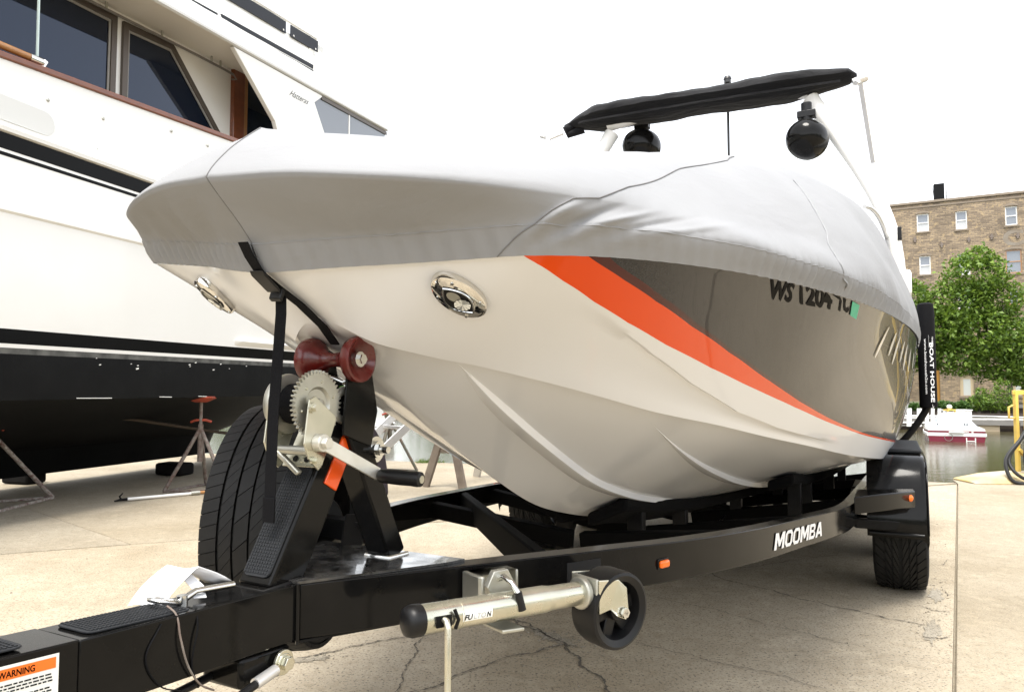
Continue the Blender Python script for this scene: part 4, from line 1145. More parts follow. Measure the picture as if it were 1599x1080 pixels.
# winch post: raked square tube with grip pad, brace, bracket arms
def post_box(p0, p1, wx, wa, up_hint=(1, 0, 0)):
    p0, p1 = np.asarray(p0, float), np.asarray(p1, float); d = nrm(p1 - p0)
    x = V(1, 0, 0); y = nrm(np.cross(d, x))
    return MB().obox((p0 + p1) / 2, x * wx / 2, y * wa / 2, (p1 - p0) / 2)
pb, pt = V(-.01, -3.41, .672), V(-.01, -3.205, 1.02)
obj('winch_post', post_box(pb, pt, .080, .078), M['black_paint'], trailer, bevel=.005)
pd = nrm(pt - pb); py = nrm(np.cross(pd, V(1, 0, 0)))
if py[1] > 0: py = -py
fc = lambda s, x, lift: pb + pd * s + V(x, 0, 0) + py * (.039 + lift)
def pad_on(s0, s1, w, th, cor=.012):
    pts = []
    for cx, cs, a0 in ((w / 2 - cor, s1 - cor, 0), (-w / 2 + cor, s1 - cor, 90), (-w / 2 + cor, s0 + cor, 180), (w / 2 - cor, s0 + cor, 270)):
        for k in range(4): 
            an = R(a0 + 30 * k); pts.append(fc(cs + cor * math.sin(an), cx + cor * math.cos(an), .0005))
    return MB().prism(pts, py * th)
gp = obj('post_grip_pad', pad_on(.015, .235, .066, .003), M['grip'], trailer, smooth=0)
mb = MB()
for i in range(34):
    for j in range(10):
        s = .022 + .206 * i / 33; x = -.029 + .058 * j / 9
        mb.obox(fc(s, x, .0042), (.0021, 0, 0), pd * .0018, py * .0009)
obj('grip_nubs', mb, M['grip'], gp, smooth=0, kind='stuff')
obj('post_brace', post_box((.03, -3.10, .682), (.015, -3.235, .985), .060, .055), M['black_paint'], trailer, bevel=.005)
obj('brace_weld', MB().tube([(-.002, -3.135, zt(-3.13) + .006), (.062, -3.135, zt(-3.13) + .006), (.062, -3.07, zt(-3.07) + .006)], .006, 7), M['steel'], trailer, smooth=60)
obj('post_weld', MB().tube([(-.055, -3.462, zt(-3.46) + .003), (.035, -3.462, zt(-3.46) + .003), (.035, -3.36, zt(-3.36) + .003)], .0045, 7), M['black_satin'], trailer, smooth=60)
rc = V(.0, -3.244, 1.108)
for x in (-.048, .048):
    obj('roller_bracket', MB().prism([V(x - .003, a, z) for a, z in ((-3.275, .955), (-3.185, .925), (-3.165, 1.0), (-3.195, 1.125), (-3.228, 1.138), (-3.262, 1.118), (-3.265, 1.06))], (.006, 0, 0)), M['black_paint'], trailer, smooth=0, bevel=.002)
# bow roller: red spool with two flared ends
prof = [(.012, -.058), (.024, -.064), (.036, -.074), (.0425, -.080), (.0470, -.078), (.0480, -.070), (.0460, -.058), (.036, -.048), (.024, -.036), (.0160, -.018), (.0145, 0), (.0160, .018), (.024, .036), (.036, .048), (.0460, .058), (.0480, .070), (.0470, .078), (.0425, .080), (.036, .074), (.024, .064), (.012, .058)]
prof = [(r, h * .90) for r, h in prof]
ro = obj('bow_roller', MB().lathe(prof, rc, (1, 0, 0), 40), M['red_poly'], trailer, smooth=60)
obj('roller_bolt', MB().cyl(rc + V(-.082, 0, 0), rc + V(.072, 0, 0), .007).cyl(rc + V(.056, 0, 0), rc + V(.068, 0, 0), .016, n=20).cyl(rc + V(.068, 0, 0), rc + V(.077, 0, 0), .0105, n=6), M['steel'], ro)
# safety hook and twisted link
obj('safety_hook', MB().tube([rc + V(.0, .005, -.05) + V(.03, 0, 0) + V(0, .045 * math.cos(t), -.045 + .032 * math.sin(t)) for t in np.linspace(-2.6, 2.6, 16)], .009, 10), M['zinc_dull'], trailer, smooth=60)
obj('chain_link', MB().tube([V(-.03, -3.26, 1.062), V(-.005, -3.245, 1.070), V(.02, -3.24, 1.060), V(.04, -3.235, 1.068)], .0055, 8), M['steel'], trailer, smooth=60)
# amber reflector on the post's side
ref = obj('reflector', MB().obox(pb + pd * .268 + V(.0415, 0, 0) - py * .012, (.003, 0, 0), py * .0195, pd * .052), M['orange_reflector'], trailer, bevel=.002)
# dark plastic flap and carrier stud behind the post
obj('carrier_pad', MB().prism([V(.022, a, z) for a, z in ((-3.19, .995), (-3.13, .93), (-3.115, .87), (-3.11, .815), (-3.135, .795), (-3.175, .82), (-3.21, .93))], (.02, 0, 0)), M['purple'], trailer, bevel=.006)
obj('carrier_stud', MB().cyl((.042, -3.165, .918), (.048, -3.165, .918), .028, n=24).cyl((.048, -3.165, .918), (.056, -3.165, .918), .018, n=24).cyl((.056, -3.165, .918), (.064, -3.165, .918), .013, n=6).cyl((.064, -3.165, .918), (.080, -3.165, .918), .0075, n=14), M['steel'], trailer)
# winch
wc = V(.0, -3.335, 1.018)
win = obj('winch', post_box(pb + pd * .265 + py * .042, pb + pd * .35 + py * .042, .085, .005), M['zinc'], trailer, bevel=.002)
gx = .035
ging = []
NT = 44
outer = []
for k in range(NT * 4):
    t = 2 * math.pi * k / (NT * 4); r = .0665 if (k % 4) in (0, 1) else .0595
    outer.append((r * math.cos(t), r * math.sin(t)))
g0 = [(gx - .004, wc[1] + a, wc[2] + b) for a, b in outer]; g1 = [(gx + .004, wc[1] + a, wc[2] + b) for a, b in outer]
hub = lambda x, r: [(x, wc[1] + r * math.cos(2 * math.pi * k / (NT * 4)), wc[2] + r * math.sin(2 * math.pi * k / (NT * 4))) for k in range(NT * 4)]
gear = obj('winch_gear', MB().ring_loft([hub(gx - .004, .01), g0, g1, hub(gx + .004, .054), hub(gx + .0045, .034), hub(gx - .001, .029), hub(gx - .001, .012), hub(gx + .012, .010), hub(gx + .014, .004)], True, True), M['zinc_dull'], win, smooth=35)
for k in range(6):
    t = 2 * math.pi * k / 6 + .3
    obj('gear_rivet', MB().cyl((gx + .003, wc[1] + .044 * math.cos(t), wc[2] + .044 * math.sin(t)), (gx + .0065, wc[1] + .044 * math.cos(t), wc[2] + .044 * math.sin(t)), .0035, .0025, 10), M['zinc'], win)
obj('winch_drum', MB().lathe([(.005, .006), (.020, .006), (.022, .004), (.022, -.054), (.058, -.057), (.060, -.062), (.055, -.074), (.035, -.084), (.005, -.087)], (gx - .012, wc[1], wc[2]), (1, 0, 0), 40), M['zinc_dull'], win, smooth=50)
# side plate with pinion, folded from the base
sp = [(-3.352, 1.055), (-3.330, 1.065), (-3.255, 1.012), (-3.250, 1.0), (-3.300, .885), (-3.315, .872), (-3.352, .905), (-3.368, .945)]
obj('winch_side_plate', MB().prism([V(gx + .016, -3.31 + (a + 3.31) * .74 - .034, .97 + (z - .97) * .74 - .006) for a, z in sp], (.004, 0, 0)), M['zinc'], win, smooth=0, bevel=.0015)
obj('winch_side_plate', MB().prism([V(-.052, -3.31 + (a + 3.31) * .74 - .034, .97 + (z - .97) * .74 - .006) for a, z in sp], (.004, 0, 0)), M['zinc'], win, smooth=0, bevel=.0015)
for a, z, r in ((-3.366, 1.012, .010), (-3.362, .912, .008)):
    obj('winch_bolt', MB().cyl((gx + .02, a - .002, z), (gx + .026, a - .002, z), r, n=20).cyl((gx + .026, a - .002, z), (gx + .034, a - .002, z), r * .72, n=6), M['zinc'], win)
base = MB()
foot = lambda s, x, l: pb + pd * s + V(x, 0, 0) + py * (.039 + l)
base.ring_loft([[foot(.232, x, .002), foot(.232, x, .006), foot(.268, x, .006), foot(.268, x, .002)] for x in (-.048, .052)])
for x in (-.03, 0.0, .03): base.cyl(foot(.246, x, .005), foot(.246, x, .0075), .006, n=12)
obj('winch_foot', base, M['zinc'], win, bevel=.003)
for x in (-.018, .012, .036):
    obj('foot_slot', MB().cyl(foot(.248, x, .0076), foot(.248, x, .0081), .0065, n=14), M['black_plastic'], win)
obj('winch_ratchet', MB().bar(V(-.035, -3.37, .93), V(.018, -3.36, .885), .014, .010).cyl(V(-.05, -3.365, .93), V(.05, -3.365, .93), .009), M['zinc_dull'], win, bevel=.003)
M['crank'] = pbr('bright zinc plate', (.74, .73, .68), .34, metal=.7, vary=(30, .2, (.66, .64, .58)))
ca, cb = V(gx + .034, -3.352, .945), V(gx + .050, -3.205, .872)
crank = obj('crank_arm', MB().cyl((gx + .02, -3.352, .945), (gx + .038, -3.352, .945), .017, n=24).cyl((gx + .038, -3.352, .945), (gx + .050, -3.352, .945), .012, n=6).bar(ca, cb, .026, .006, (1, 0, 0)), M['crank'], win, bevel=.001)
ha, hb = cb + V(.003, 0, -.003), cb + V(.110, .006, -.006)
hd = nrm(hb - ha)
obj('crank_handle', MB().lathe([(.010, 0), (.0135, .004), (.0150, .03), (.0155, .05), (.0150, .08), (.0158, .092), (.0150, .100), (.0085, .102)], ha, hd, 24), M['black_plastic'], win, smooth=50)
obj('handle_pin', MB().cyl(ha - hd * .008, ha + hd * .1035, .008, n=16), M['zinc'], win)
obj('winch_strap', MB().lathe([(.024, -.05), (.040, -.05), (.040, -.006), (.024, -.006)], (gx - .012, wc[1], wc[2]), (1, 0, 0), 32).bar((-.005, -3.30, 1.045), (-.005, -3.205, 1.062), .045, .003), M['web'], win, smooth=50)

def smooth_path(pts, k=6):
    P = np.array(pts, float); return [cr(P, u) for u in np.linspace(0, len(P) - 1, k * (len(P) - 1) + 1)]
# tongue details: grip pads, warning label, pull pin with tag wire, cables
def top_patch(a0, a1, w, th, name, dz=0):
    rings = []
    c = .014
    pts = []
    for cx, ca_, b0 in ((w - c, a1 - c, 0), (-w + c, a1 - c, 90), (-w + c, a0 + c, 180), (w - c, a0 + c, 270)):
        for k in range(4):
            an = R(b0 + 30 * k); x = cx + c * math.cos(an); a = ca_ + c * math.sin(an); pts.append((x, a, zt(a) + .0015 + dz))
    o = obj(name, MB().prism(pts, (0, 0, th)), M['grip'], trailer, smooth=0, bevel=.001)
    mb = MB()
    for i in range(int((a1 - a0 - .01) / .0065)):
        for j in range(11):
            a = a0 + .008 + .0065 * i; x = -w + .007 + (2 * w - .014) * j / 10
            mb.obox((x, a, zt(a) + .0015 + dz + th + .0006), (.0026, 0, 0), (0, .0019, 0), (0, 0, .0009))
    obj('grip_nubs', mb, M['grip'], o, smooth=0, kind='stuff')
top_patch(-3.780, -3.610, .040, .003, 'tongue_grip_pad')
top_patch(-4.25, -3.862, .042, .003, 'tongue_grip_pad', .003)
def side(a, z, lift=.0008): return (.0508 + lift, a, zt(a) + .003 - z)
lab = obj('warning_label', MB().add([side(-4.05, .012), side(-3.8255, .012), side(-3.8255, .100), side(-4.05, .100)], [(0, 1, 2, 3)]), M['label_white'], trailer, smooth=0, recalc=False)
obj('label_band', MB().add([side(-4.046, .016, .0012), side(-3.8295, .016, .0012), side(-3.8295, .030, .0012), side(-4.046, .030, .0012)], [(0, 1, 2, 3)]), M['label_orange'], lab, smooth=0, recalc=False)
obj('label_lettering', text_fit('WARNING', lambda x, y: side(-3.900 + .044 * x, .0275 - .0085 * y, .0016), bold=.02), M['decal_black'], lab, smooth=0, recalc=False)
mb = MB().add([side(-3.916, .0275, .0016), side(-3.905, .0275, .0016), side(-3.9105, .0185, .0016)], [(0, 1, 2)])
rg = np.random.default_rng(3)
for k in range(15):
    z = .0355 + .0041 * k; a = -4.044
    while a < -3.838 + (-.05 if k % 4 == 3 else 0):
        w = rg.uniform(.003, .009)
        mb.add([side(a, z, .0016), side(a + w, z, .0016), side(a + w, z + .0019, .0016), side(a, z + .0019, .0016)], [(0, 1, 2, 3)]); a += w + .0016
obj('label_print', mb, M['decal_black'], lab, smooth=0, recalc=False)
pin = obj('pull_pin', MB().tube([(.0, -3.595, zt(-3.595) + .012), (.0, -3.575, zt(-3.575) + .020), (.01, -3.505, zt(-3.505) + .021)], .006, 10).torus((-.005, -3.630, zt(-3.630) + .014), (0, .3, 1), .022, .004, 24, 8).cyl((0, -3.600, zt(-3.575) - .01), (0, -3.600, zt(-3.575) + .02), .009), M['steel'], trailer, smooth=60)
obj('pin_wire', MB().tube(smooth_path([(.03, -3.650, zt(-3.645) + .015), (.045, -3.647, zt(-3.645) + .006), (.056, -3.645, zt(-3.645) - .03), (.058, -3.630, zt(-3.645) - .08), (.056, -3.605, zt(-3.645) - .115), (.05, -3.575, zt(-3.575) - .13)]), .0016, 6), M['rust'], pin, smooth=60)
obj('pin_wire', MB().tube(smooth_path([(.045, -3.610, zt(-3.605) + .004), (.0515, -3.611, zt(-3.605) - .01), (.0525, -3.620, zt(-3.605) - .08), (.05, -3.605, zt(-3.645) - .12)]), .0016, 6), M['web'], pin, smooth=60)
obj('pin_wire', MB().tube(smooth_path([(.0515, -3.675, zt(-3.675) - .004), (.0525, -3.700, zt(-3.675) - .045), (.0525, -3.675, zt(-3.675) - .095), (.05, -3.635, zt(-3.645) - .115)]), .0012, 6), M['web'], pin, smooth=60)
cb_ = obj('safety_cable', MB().tube([(.062, -3.46, .556), (.072, -3.55, .545), (.085, -3.70, .525), (.09, -3.9, .51), (.06, -4.2, .52)], .0075, 10), M['black_plastic'], trailer, smooth=60)
obj('cable_ferrule', MB().tube([(.062, -3.455, .557), (.066, -3.505, .551)], .010, 14), M['alu'], cb_, smooth=60)
obj('cable_bolt', MB().lathe([(.012, -.004), (.022, -.004), (.022, .002), (.012, .002)], (.058, -3.432, .562), (1, 0, 0), 24).cyl((.05, -3.432, .562), (.062, -3.432, .562), .016, n=24).cyl((.062, -3.432, .562), (.074, -3.432, .562), .0125, n=6), M['zinc'], cb_, bevel=.001)
obj('safety_cable', MB().tube([(-.03, -3.45, .555), (-.02, -3.6, .55), (.0, -3.9, .53), (.02, -4.2, .53)], .0075, 10), M['black_plastic'], trailer, smooth=60)

# swing-up jack alongside the port rail
j0, f0 = V(.262, -3.323, .634), V(.430, -2.962, .616)
jd = nrm(f0 - j0); jt = nrm(V(jd[0], jd[1], 0)); jn3 = V(jt[1], -jt[0], 0)      # jt points aft along the rail, jn3 outward
slope = V(0, 0, jd[2])
j1, j2 = j0 + jd * .300, f0
jack = obj('jack', MB().cyl(j0, j1, .0268, n=32).cyl(j1 - (j2 - j1) * .02, j1 + (j2 - j1) * .15, .0268, .0245, 32).cyl(j1, j2, .0242, n=32).cyl(j0 + (j1 - j0) * .30, j0 + (j1 - j0) * .305, .0273, n=32), M['zinc'], trailer, smooth=40)
obj('jack_cap', MB().lathe([(.0280, .012), (.0288, 0), (.0288, -.006), (.025, -.016), (.015, -.021), (.001, -.022)], j0, jd, 30), M['black_plastic'], jack, smooth=50)
# mounting channel bolted to the rail
br = MB()
c0 = j0 + jd * .235 - jn3 * .128 + V(0, 0, .022)
def K(s, o, z): return c0 + jt * s + slope * s + jn3 * o + V(0, 0, z)
br.ring_loft([[K(-.050, .002, z), K(-.050, .062, z), K(-.044, .070, z), K(-.038, .070, z), K(-.038, .008, z), K(.055, .008, z), K(.06, .045, z), K(.066, .045, z), K(.066, .002, z)] for z in (-.046, .022)])
obj('jack_bracket', br, M['zinc_dull'], jack, smooth=30, bevel=.003)
obj('jack_bracket', MB().ring_loft([[K(-.05, .07, z), K(-.05, .145, z), K(-.0, .150, z), K(-.0, .07, z)] for z in (-.070, -.063)]).cyl(K(-.02, .085, .01), K(-.02, .10, .01), .034, n=6), M['zinc_dull'], jack, smooth=30, bevel=.002)
obj('pull_handle', MB().tube([K(-.025, .07, .012), K(-.025, .115, .030), K(-.022, .138, .022), K(-.014, .150, .0)], .0062, 10), M['steel'], jack, smooth=60)
obj('pull_handle_grip', MB().tube([K(-.0165, .1485, .006), K(-.010, .1545, -.028)], .0085, 12), M['black_plastic'], jack, smooth=60)
# crank rod hanging from the capped end
kk = j0 + jd * .045 + jn3 * .030
obj('crank_rod', MB().tube([kk - jn3 * .01 + V(0, 0, .004), kk + jn3 * .008 + V(0, 0, .002), kk + jn3 * .013 + V(0, 0, -.010), kk + jn3 * .013 + V(0, 0, -.26)], .0062, 10), M['zinc'], jack, smooth=60)
obj('rod_clip', MB().obox(kk + jn3 * -.001, jd * .016, (0, 0, .010), jn3 * .002).tube([kk + jd * .022 + V(0, 0, .018), kk + jd * .028 + jn3 * .004 + V(0, 0, .0), kk + jd * .024 + V(0, 0, -.016)], .0035, 8), M['black_satin'], jack, smooth=50)
# worn maker's sticker wrapped on the tube
def on_tube(s, ang, r=.0273):
    ax = nrm(jn3 - jd * (jn3 @ jd)); up = np.cross(jd, ax); up = up if up[2] > 0 else -up
    return j0 + jd * s + ax * r * math.cos(ang) + up * r * math.sin(ang)
g = [[on_tube(s, an, .02705) for an in np.linspace(-.30, .28, 8)] for s in (.088, .154)]
stk = obj('jack_label', MB().ring_loft(g, False, False), M['label_white'], jack, smooth=60)
obj('label_lettering', text_fit('FU', lambda x, y: on_tube(.091 + .018 * x, -.22 + .36 * y, .0275), bold=.03, shear=.15), M['decal_black'], jack, smooth=0, recalc=False)
obj('label_lettering', text_fit('N', lambda x, y: on_tube(.141 + .010 * x, -.22 + .36 * y, .0275), bold=.03, shear=.15), M['decal_black'], jack, smooth=0, recalc=False)
M['faded_ink'] = pbr('faded ink', (.42, .42, .40), .5)
obj('label_lettering', text_fit('LTO', lambda x, y: on_tube(.111 + .028 * x, -.22 + .36 * y, .0275), bold=.02, shear=.15), M['faded_ink'], jack, smooth=0, recalc=False)
# fork, caster wheel
obj('jack_fork', MB().lathe([(.0245, -.004), (.034, -.002), (.034, .012), (.026, .014)], f0, jd, 24).obox(f0 + jd * .018, jn3 * .040, V(0, 0, .034), jd * .004), M['zinc_dull'], jack, smooth=35, bevel=.003)
wcn = V(.472, -2.890, .574)
wx = nrm(jn3 + V(0, 0, -.03))
for sgn in (1, -1):
    o_ = wx * .042 * sgn
    pl = [f0 + jd * .018 + o_ + V(0, 0, .034), f0 + jd * .075 + o_ + V(0, 0, .030), f0 + jd * .10 + o_ + V(0, 0, .010), wcn + o_ + jd * .014, wcn + o_ + jd * .006 - V(0, 0, .016), wcn + o_ - jd * .02 - V(0, 0, .006), f0 + jd * .05 + o_ - V(0, 0, .030), f0 + jd * .018 + o_ - V(0, 0, .036)]
    obj('jack_fork', MB().prism([p - wx * .002 for p in pl], wx * .004), M['zinc'], jack, smooth=0, bevel=.002)
obj('caster_axle', MB().cyl(wcn - wx * .05, wcn + wx * .05, .006).cyl(wcn + wx * .044, wcn + wx * .050, .011, n=6), M['steel'], jack)
wr = .083
obj('caster_tyre', MB().lathe([(wr * .72, -.032), (wr * .9, -.036), (wr * .97, -.034), (wr, -.022), (wr, .022), (wr * .97, .034), (wr * .9, .036), (wr * .74, .030), (wr * .68, .012), (wr * .68, -.012)], wcn, wx, 48, closed=True), M['black_plastic'], jack, smooth=40)
hub = MB().lathe([(.008, -.03), (.022, -.03), (.022, .03), (.008, .03)], wcn, wx, 24)
hx, hy, _ = frame_of(wx)
for k in range(6):
    t = 2 * math.pi * k / 6 + .2; rd = hx * math.cos(t) + hy * math.sin(t); tn = np.cross(wx, rd)
    hub.obox(wcn + rd * .038, rd * .022, tn * .0150, wx * .012)
obj('caster_hub', hub, M['black_plastic'], jack, smooth=35, bevel=.003)

# paper tag tied to the pin (rests on the tongue)
tg = thing('paper_tag', 'crumpled white paper tag wired to the pin on top of the tongue', 'paper tag', TR_LOC, TR_ROT)
z0 = zt(-3.585)
sheet = []
for t in np.linspace(0, 1, 13):
    a = -3.650 + .120 * t; hgt = .006 + .050 * (1 - abs(2 * t - 1.15) / 1.15 if t > .0 else 0) ** 1.0 + .002 * math.sin(9 * t)
    x0, x1 = -.066 - .02 * math.sin(math.pi * t) + .035 * t, -.012 - .014 * math.sin(math.pi * t) + .02 * t
    sheet.append([(x0 + (x1 - x0) * q, a + .022 * q, z0 + max(hgt, .005) + .003 * math.sin(5 * q + 3 * t)) for q in np.linspace(0, 1, 5)])
o = obj('tag_sheet', MB().ring_loft(sheet, False, False), M['paper'], tg, smooth=30)
so = o.modifiers.new('thick', 'SOLIDIFY'); so.thickness = .0008
obj('tag_loop', ribbon([(-.055, -3.575, z0 + 0.0416), (-.035, -3.563, z0 + 0.0360), (-.012, -3.560, z0 + 0.0208), (.006, -3.570, z0 + 0.0080)], .020, .0008, (.3, 1, 0)), M['paper'], tg, smooth=60)
# ------------------------------------------------------------------ motor yacht standing ashore on the left
yacht = thing('motor_yacht', 'big white motor yacht with black stripes and teak rail, propped ashore on stands', 'yacht', (-3.1, 7.4, 0), -R(17))
# local frame: x outward from the side facing the ski boat, y along the side, z up
SY0, SY1 = -11.0, 2.85
def strip(name, prof, y0, y1, mat, th=.05, ends=None, **k):
    """plating: outer profile (x, z) swept along y, rounded in at the far end"""
    mb = MB(); rings = []
    ys = list(np.linspace(y0, y1 - .8, 8)) + list(np.linspace(y1 - .7, y1, 8))
    for y in ys:
        inn = -.55 * max(0, (y - (y1 - .8)) / .8) ** 2.2
        rings.append([(x + inn, y, z) for x, z in prof] + [(x + inn - th, y, z) for x, z in prof[::-1]])
    return obj(name, mb.ring_loft(rings), mat, yacht, smooth=30, **k)
strip('hull_bottom', [(-2.05, .13), (-1.95, .13), (-1.80, .42), (-1.1, .66), (-.25, .90), (-.03, .955)], SY0, SY1, M['bottom_paint'])
obj('hull_bottom', MB().ring_loft([[(-2.1, y, .13), (-2.0, y, .13), (-2.0, y, .9), (-2.1, y, .9)] for y in (SY0, SY1 - .4)]), M['bottom_paint'], yacht)
strip('waterline_band', [(-.03, .955), (-.012, 1.1), (-.004, 1.30)], SY0, SY1, M['bottom_paint'])
strip('worn_band', [(-.004, 1.30), (-.002, 1.345)], SY0, SY1, M['worn_bottom'])
strip('waterline_stripe', [(-.002, 1.345), (0, 1.375)], SY0, SY1, M['yacht_white'])
strip('boot_stripe', [(0, 1.375), (.002, 1.485)], SY0, SY1, M['black_gel'])
strip('topsides', [(.002, 1.485), (.02, 1.9), (.025, 2.335), (.048, 2.35), (.05, 2.745)], SY0, SY1, M['yacht_white'])
strip('sheer_pinstripe', [(.052, 2.745), (.052, 2.772)], SY0, SY1, M['black_gel'])
strip('sheer_gap', [(.050, 2.772), (.050, 2.795)], SY0, SY1, M['yacht_white'])
strip('sheer_stripe', [(.052, 2.795), (.052, 2.915)], SY0, SY1, M['black_gel'])
strip('rub_rail', [(.05, 2.915), (.075, 2.925), (.08, 2.955), (.03, 2.97)], SY0, SY1, M['yacht_white'], th=.1)
# bulwark, sloping up aft, with teak cap
def zr(y): return 3.665 + .085 * y if y > -2.6 else 3.445
ys = list(np.linspace(SY0, -2.6, 4)) + list(np.linspace(-2.4, 1.3, 12))
obj('bulwark', MB().ring_loft([[(.03, y, 2.96), (.012, y, zr(y)), (-.05, y, zr(y)), (-.04, y, 2.96)] for y in ys]), M['yacht_white'], yacht, smooth=30)
obj('cap_rail', MB().ring_loft([[(.03, y, zr(y) + .002), (.034, y, zr(y) + .05), (-.08, y, zr(y) + .055), (-.08, y, zr(y) + .002)] for y in ys]), M['wood'], yacht, smooth=30, bevel=.008)
obj('hand_rail', MB().tube([(-.02, y, zr(y) + .10 + (0 if y < -2.2 else 0)) for y in (-8, -5, -3, -2.05)], .028, 12), M['wood_light'], yacht, smooth=60)
obj('rail_socket', MB().cyl((-.02, -2.06, zr(-2.05) + .098), (-.02, -1.95, zr(-2.0) + .098), .034, n=20).cyl((-.02, -1.95, zr(-2.0) + .06), (-.02, -1.92, zr(-2.0) + .12), .02), M['chrome'], yacht, smooth=50)
M['clear_panel'] = pbr('clear panel edge', (.55, .66, .64), .2)
obj('screen_edge', MB().bar((-.02, -1.99, 3.58), (-.02, -2.0, 4.4), .012, .016), M['clear_panel'], yacht)
for y, z in ((-1.92, 3.30), (-1.40, 3.34), (-.62, 3.50), (-.12, 3.52), (1.0, 3.6), (-1.9, 3.06), (-1.45, 3.06), (-.85, 3.05), (-.5, 3.10)):
    obj('screw_cover', MB().lathe([(.014, 0), (.012, .004), (.001, .006)], (.022, y, z), (1, 0, .05), 12), M['zinc_dull'], yacht, smooth=60)
def rounded_plate(y0, y1, z0, z1, x, r, th):
    pts = []
    for cy, cz, b in ((y1 - r, z1 - r, 0), (y0 + r, z1 - r, 90), (y0 + r, z0 + r, 180), (y1 - r, z0 + r, 270)):
        for k in range(5):
            a = R(b + 22.5 * k); z = cz + r * math.sin(a); pts.append((x - .03 * (z - 2.96), cy + r * math.cos(a), z))
    return MB().prism(pts, (th, 0, 0))
M['hatch_grey'] = pbr('hatch grey', (.62, .62, .60), .5)
obj('side_hatch', rounded_plate(-3.4, -1.86, 3.01, 3.20, .033, .09, .003), M['hatch_grey'], yacht, smooth=0, bevel=.002)
obj('side_hatch', rounded_plate(-.42, .1, 3.03, 3.17, .033, .05, .003), M['hatch_grey'], yacht, smooth=0, bevel=.002)
obj('trim_ledge', MB().ring_loft([[(0, y, z), (w, y, z), (w, y, z - .015), (0, y, z - .06)] for y, w, z in ((.38, .01, 1.565), (.45, .06, 1.56), (1.5, .06, 1.56), (2.0, .05, 1.56))]), M['yacht_white'], yacht, bevel=.006)
# cabin side set back behind the side deck
CX = -.60
obj('cabin_side', MB().box(CX - .08, CX, SY0, 1.02, 3.2, 5.02), M['yacht_white'], yacht)
obj('side_deck', MB().box(CX, -.04, SY0, 1.3, 3.18, 3.22), M['yacht_cream'], yacht)
M['bead'] = pbr('window bead', (.26, .245, .22), .5)
def window(poly, fw=.065, name='cabin_window', mull=()):
    P = [np.asarray(p, float) for p in poly]
    out = [(CX + .002, p[0], p[1]) for p in P]
    inn2 = offset_poly([(p[0], p[1]) for p in P], fw); inn = [(CX + .002, p[0], p[1]) for p in inn2]
    # keep order consistent
    base2 = offset_poly([(p[0], p[1]) for p in P], 0.0); out = [(CX + .002, p[0], p[1]) for p in base2]
    n = len(out); off = lambda q, d: [(x + d, y, z) for x, y, z in q]
    mb = MB().ring_loft([off(out, 0), off(out, .03), off(inn, .03), off(inn, .0)], True, False)
    w = obj(name, mb, M['brown_frame'], yacht, smooth=0, bevel=.004)
    obj('window_pane', MB().add(off(inn, .004), [tuple(range(n))]), M['tint_glass'], w, smooth=0)
    b2 = offset_poly([(p[0], p[1]) for p in P], fw * .95); b3 = offset_poly([(p[0], p[1]) for p in P], fw * 1.35)
    r0 = [(CX + .018, p[0], p[1]) for p in b2]; r1 = [(CX + .018, p[0], p[1]) for p in b3]
    obj('window_bead', MB().ring_loft([off(r0, -.01), r0, r1, off(r1, -.01)], True, False), M['bead'], w, smooth=0)
    return w
window([(-4.6, 3.3), (-.715, 3.62), (-.715, 4.675), (-4.6, 4.42)])
window([(-.64, 3.62), (.93, 3.78), (.80, 4.02), (.02, 4.735), (-.64, 4.665)])
# roof overhang and its fascia, rising aft
def ze(y): return 4.735 + .083 * y
ys = np.linspace(-11, 3.9, 24)
obj('deckhead', MB().ring_loft([[(0, y, ze(y)), (CX - .6, y, ze(y) + .12), (CX - .6, y, ze(y) + .17), (0, y, ze(y) + .05)] for y in ys]), M['yacht_cream'], yacht, smooth=30)
obj('eave_moulding', MB().ring_loft([[(.0, y, ze(y) - .006), (.022, y, ze(y) + .008), (.022, y, ze(y) + .035), (0, y, ze(y) + .045)] for y in ys]), M['hatch_grey'], yacht, smooth=30)
obj('flybridge_side', MB().ring_loft([[(.0, y, ze(y) + .045), (-.06, y, ze(y) + .22), (-.10, y, 5.03 + .118 * y + .03), (-.16, y, 5.03 + .118 * y + .30), (-.22, y, 5.03 + .118 * y + .30), (-.18, y, ze(y) + .05)] for y in np.linspace(-11, 1.95, 20)]), M['yacht_white'], yacht, smooth=30)
obj('aft_roof', MB().ring_loft([[(.0, y, ze(y) + .045), (-.06, y, ze(y) + .14), (-1.6, y, ze(y) + .2), (-1.6, y, ze(y) + .05)] for y in np.linspace(1.9, 3.9, 8)]), M['yacht_white'], yacht, smooth=30)
def fly_x(y, z):
    z1, z0 = 5.06 + .118 * y, ze(y) + .22
    return -.06 - .04 * (z - z0) / max(z1 - z0, .05) + .006
M['slate_stripe'] = pbr('slate stripe', (.022, .024, .030), .45, spec=.2)
def fly_strip(name, y0, y1, zoff, h, mat, th=.004):
    ys = np.linspace(y0, y1, 10)
    return obj(name, MB().ring_loft([[(-.088 + th, y, 5.03 + .118 * y + zoff), (-.088 + th, y, 5.03 + .118 * y + zoff + h), (-.12, y, 5.03 + .118 * y + zoff + h), (-.12, y, 5.03 + .118 * y + zoff)] for y in ys]), mat, yacht, smooth=0)
fly_strip('flybridge_stripe', -6, .10, -.030, .030, M['slate_stripe'], .010)
fly_strip('flybridge_stripe', .16, 1.94, -.035, .052, M['slate_stripe'], .010)
fly_strip('flybridge_stripe', .22, 1.94, -.072, .020, M['slate_stripe'], .012)
obj('flybridge_panel', MB().box(-.26, -.16, .08, .11, 4.98, 5.28), M['hatch_grey'], yacht)
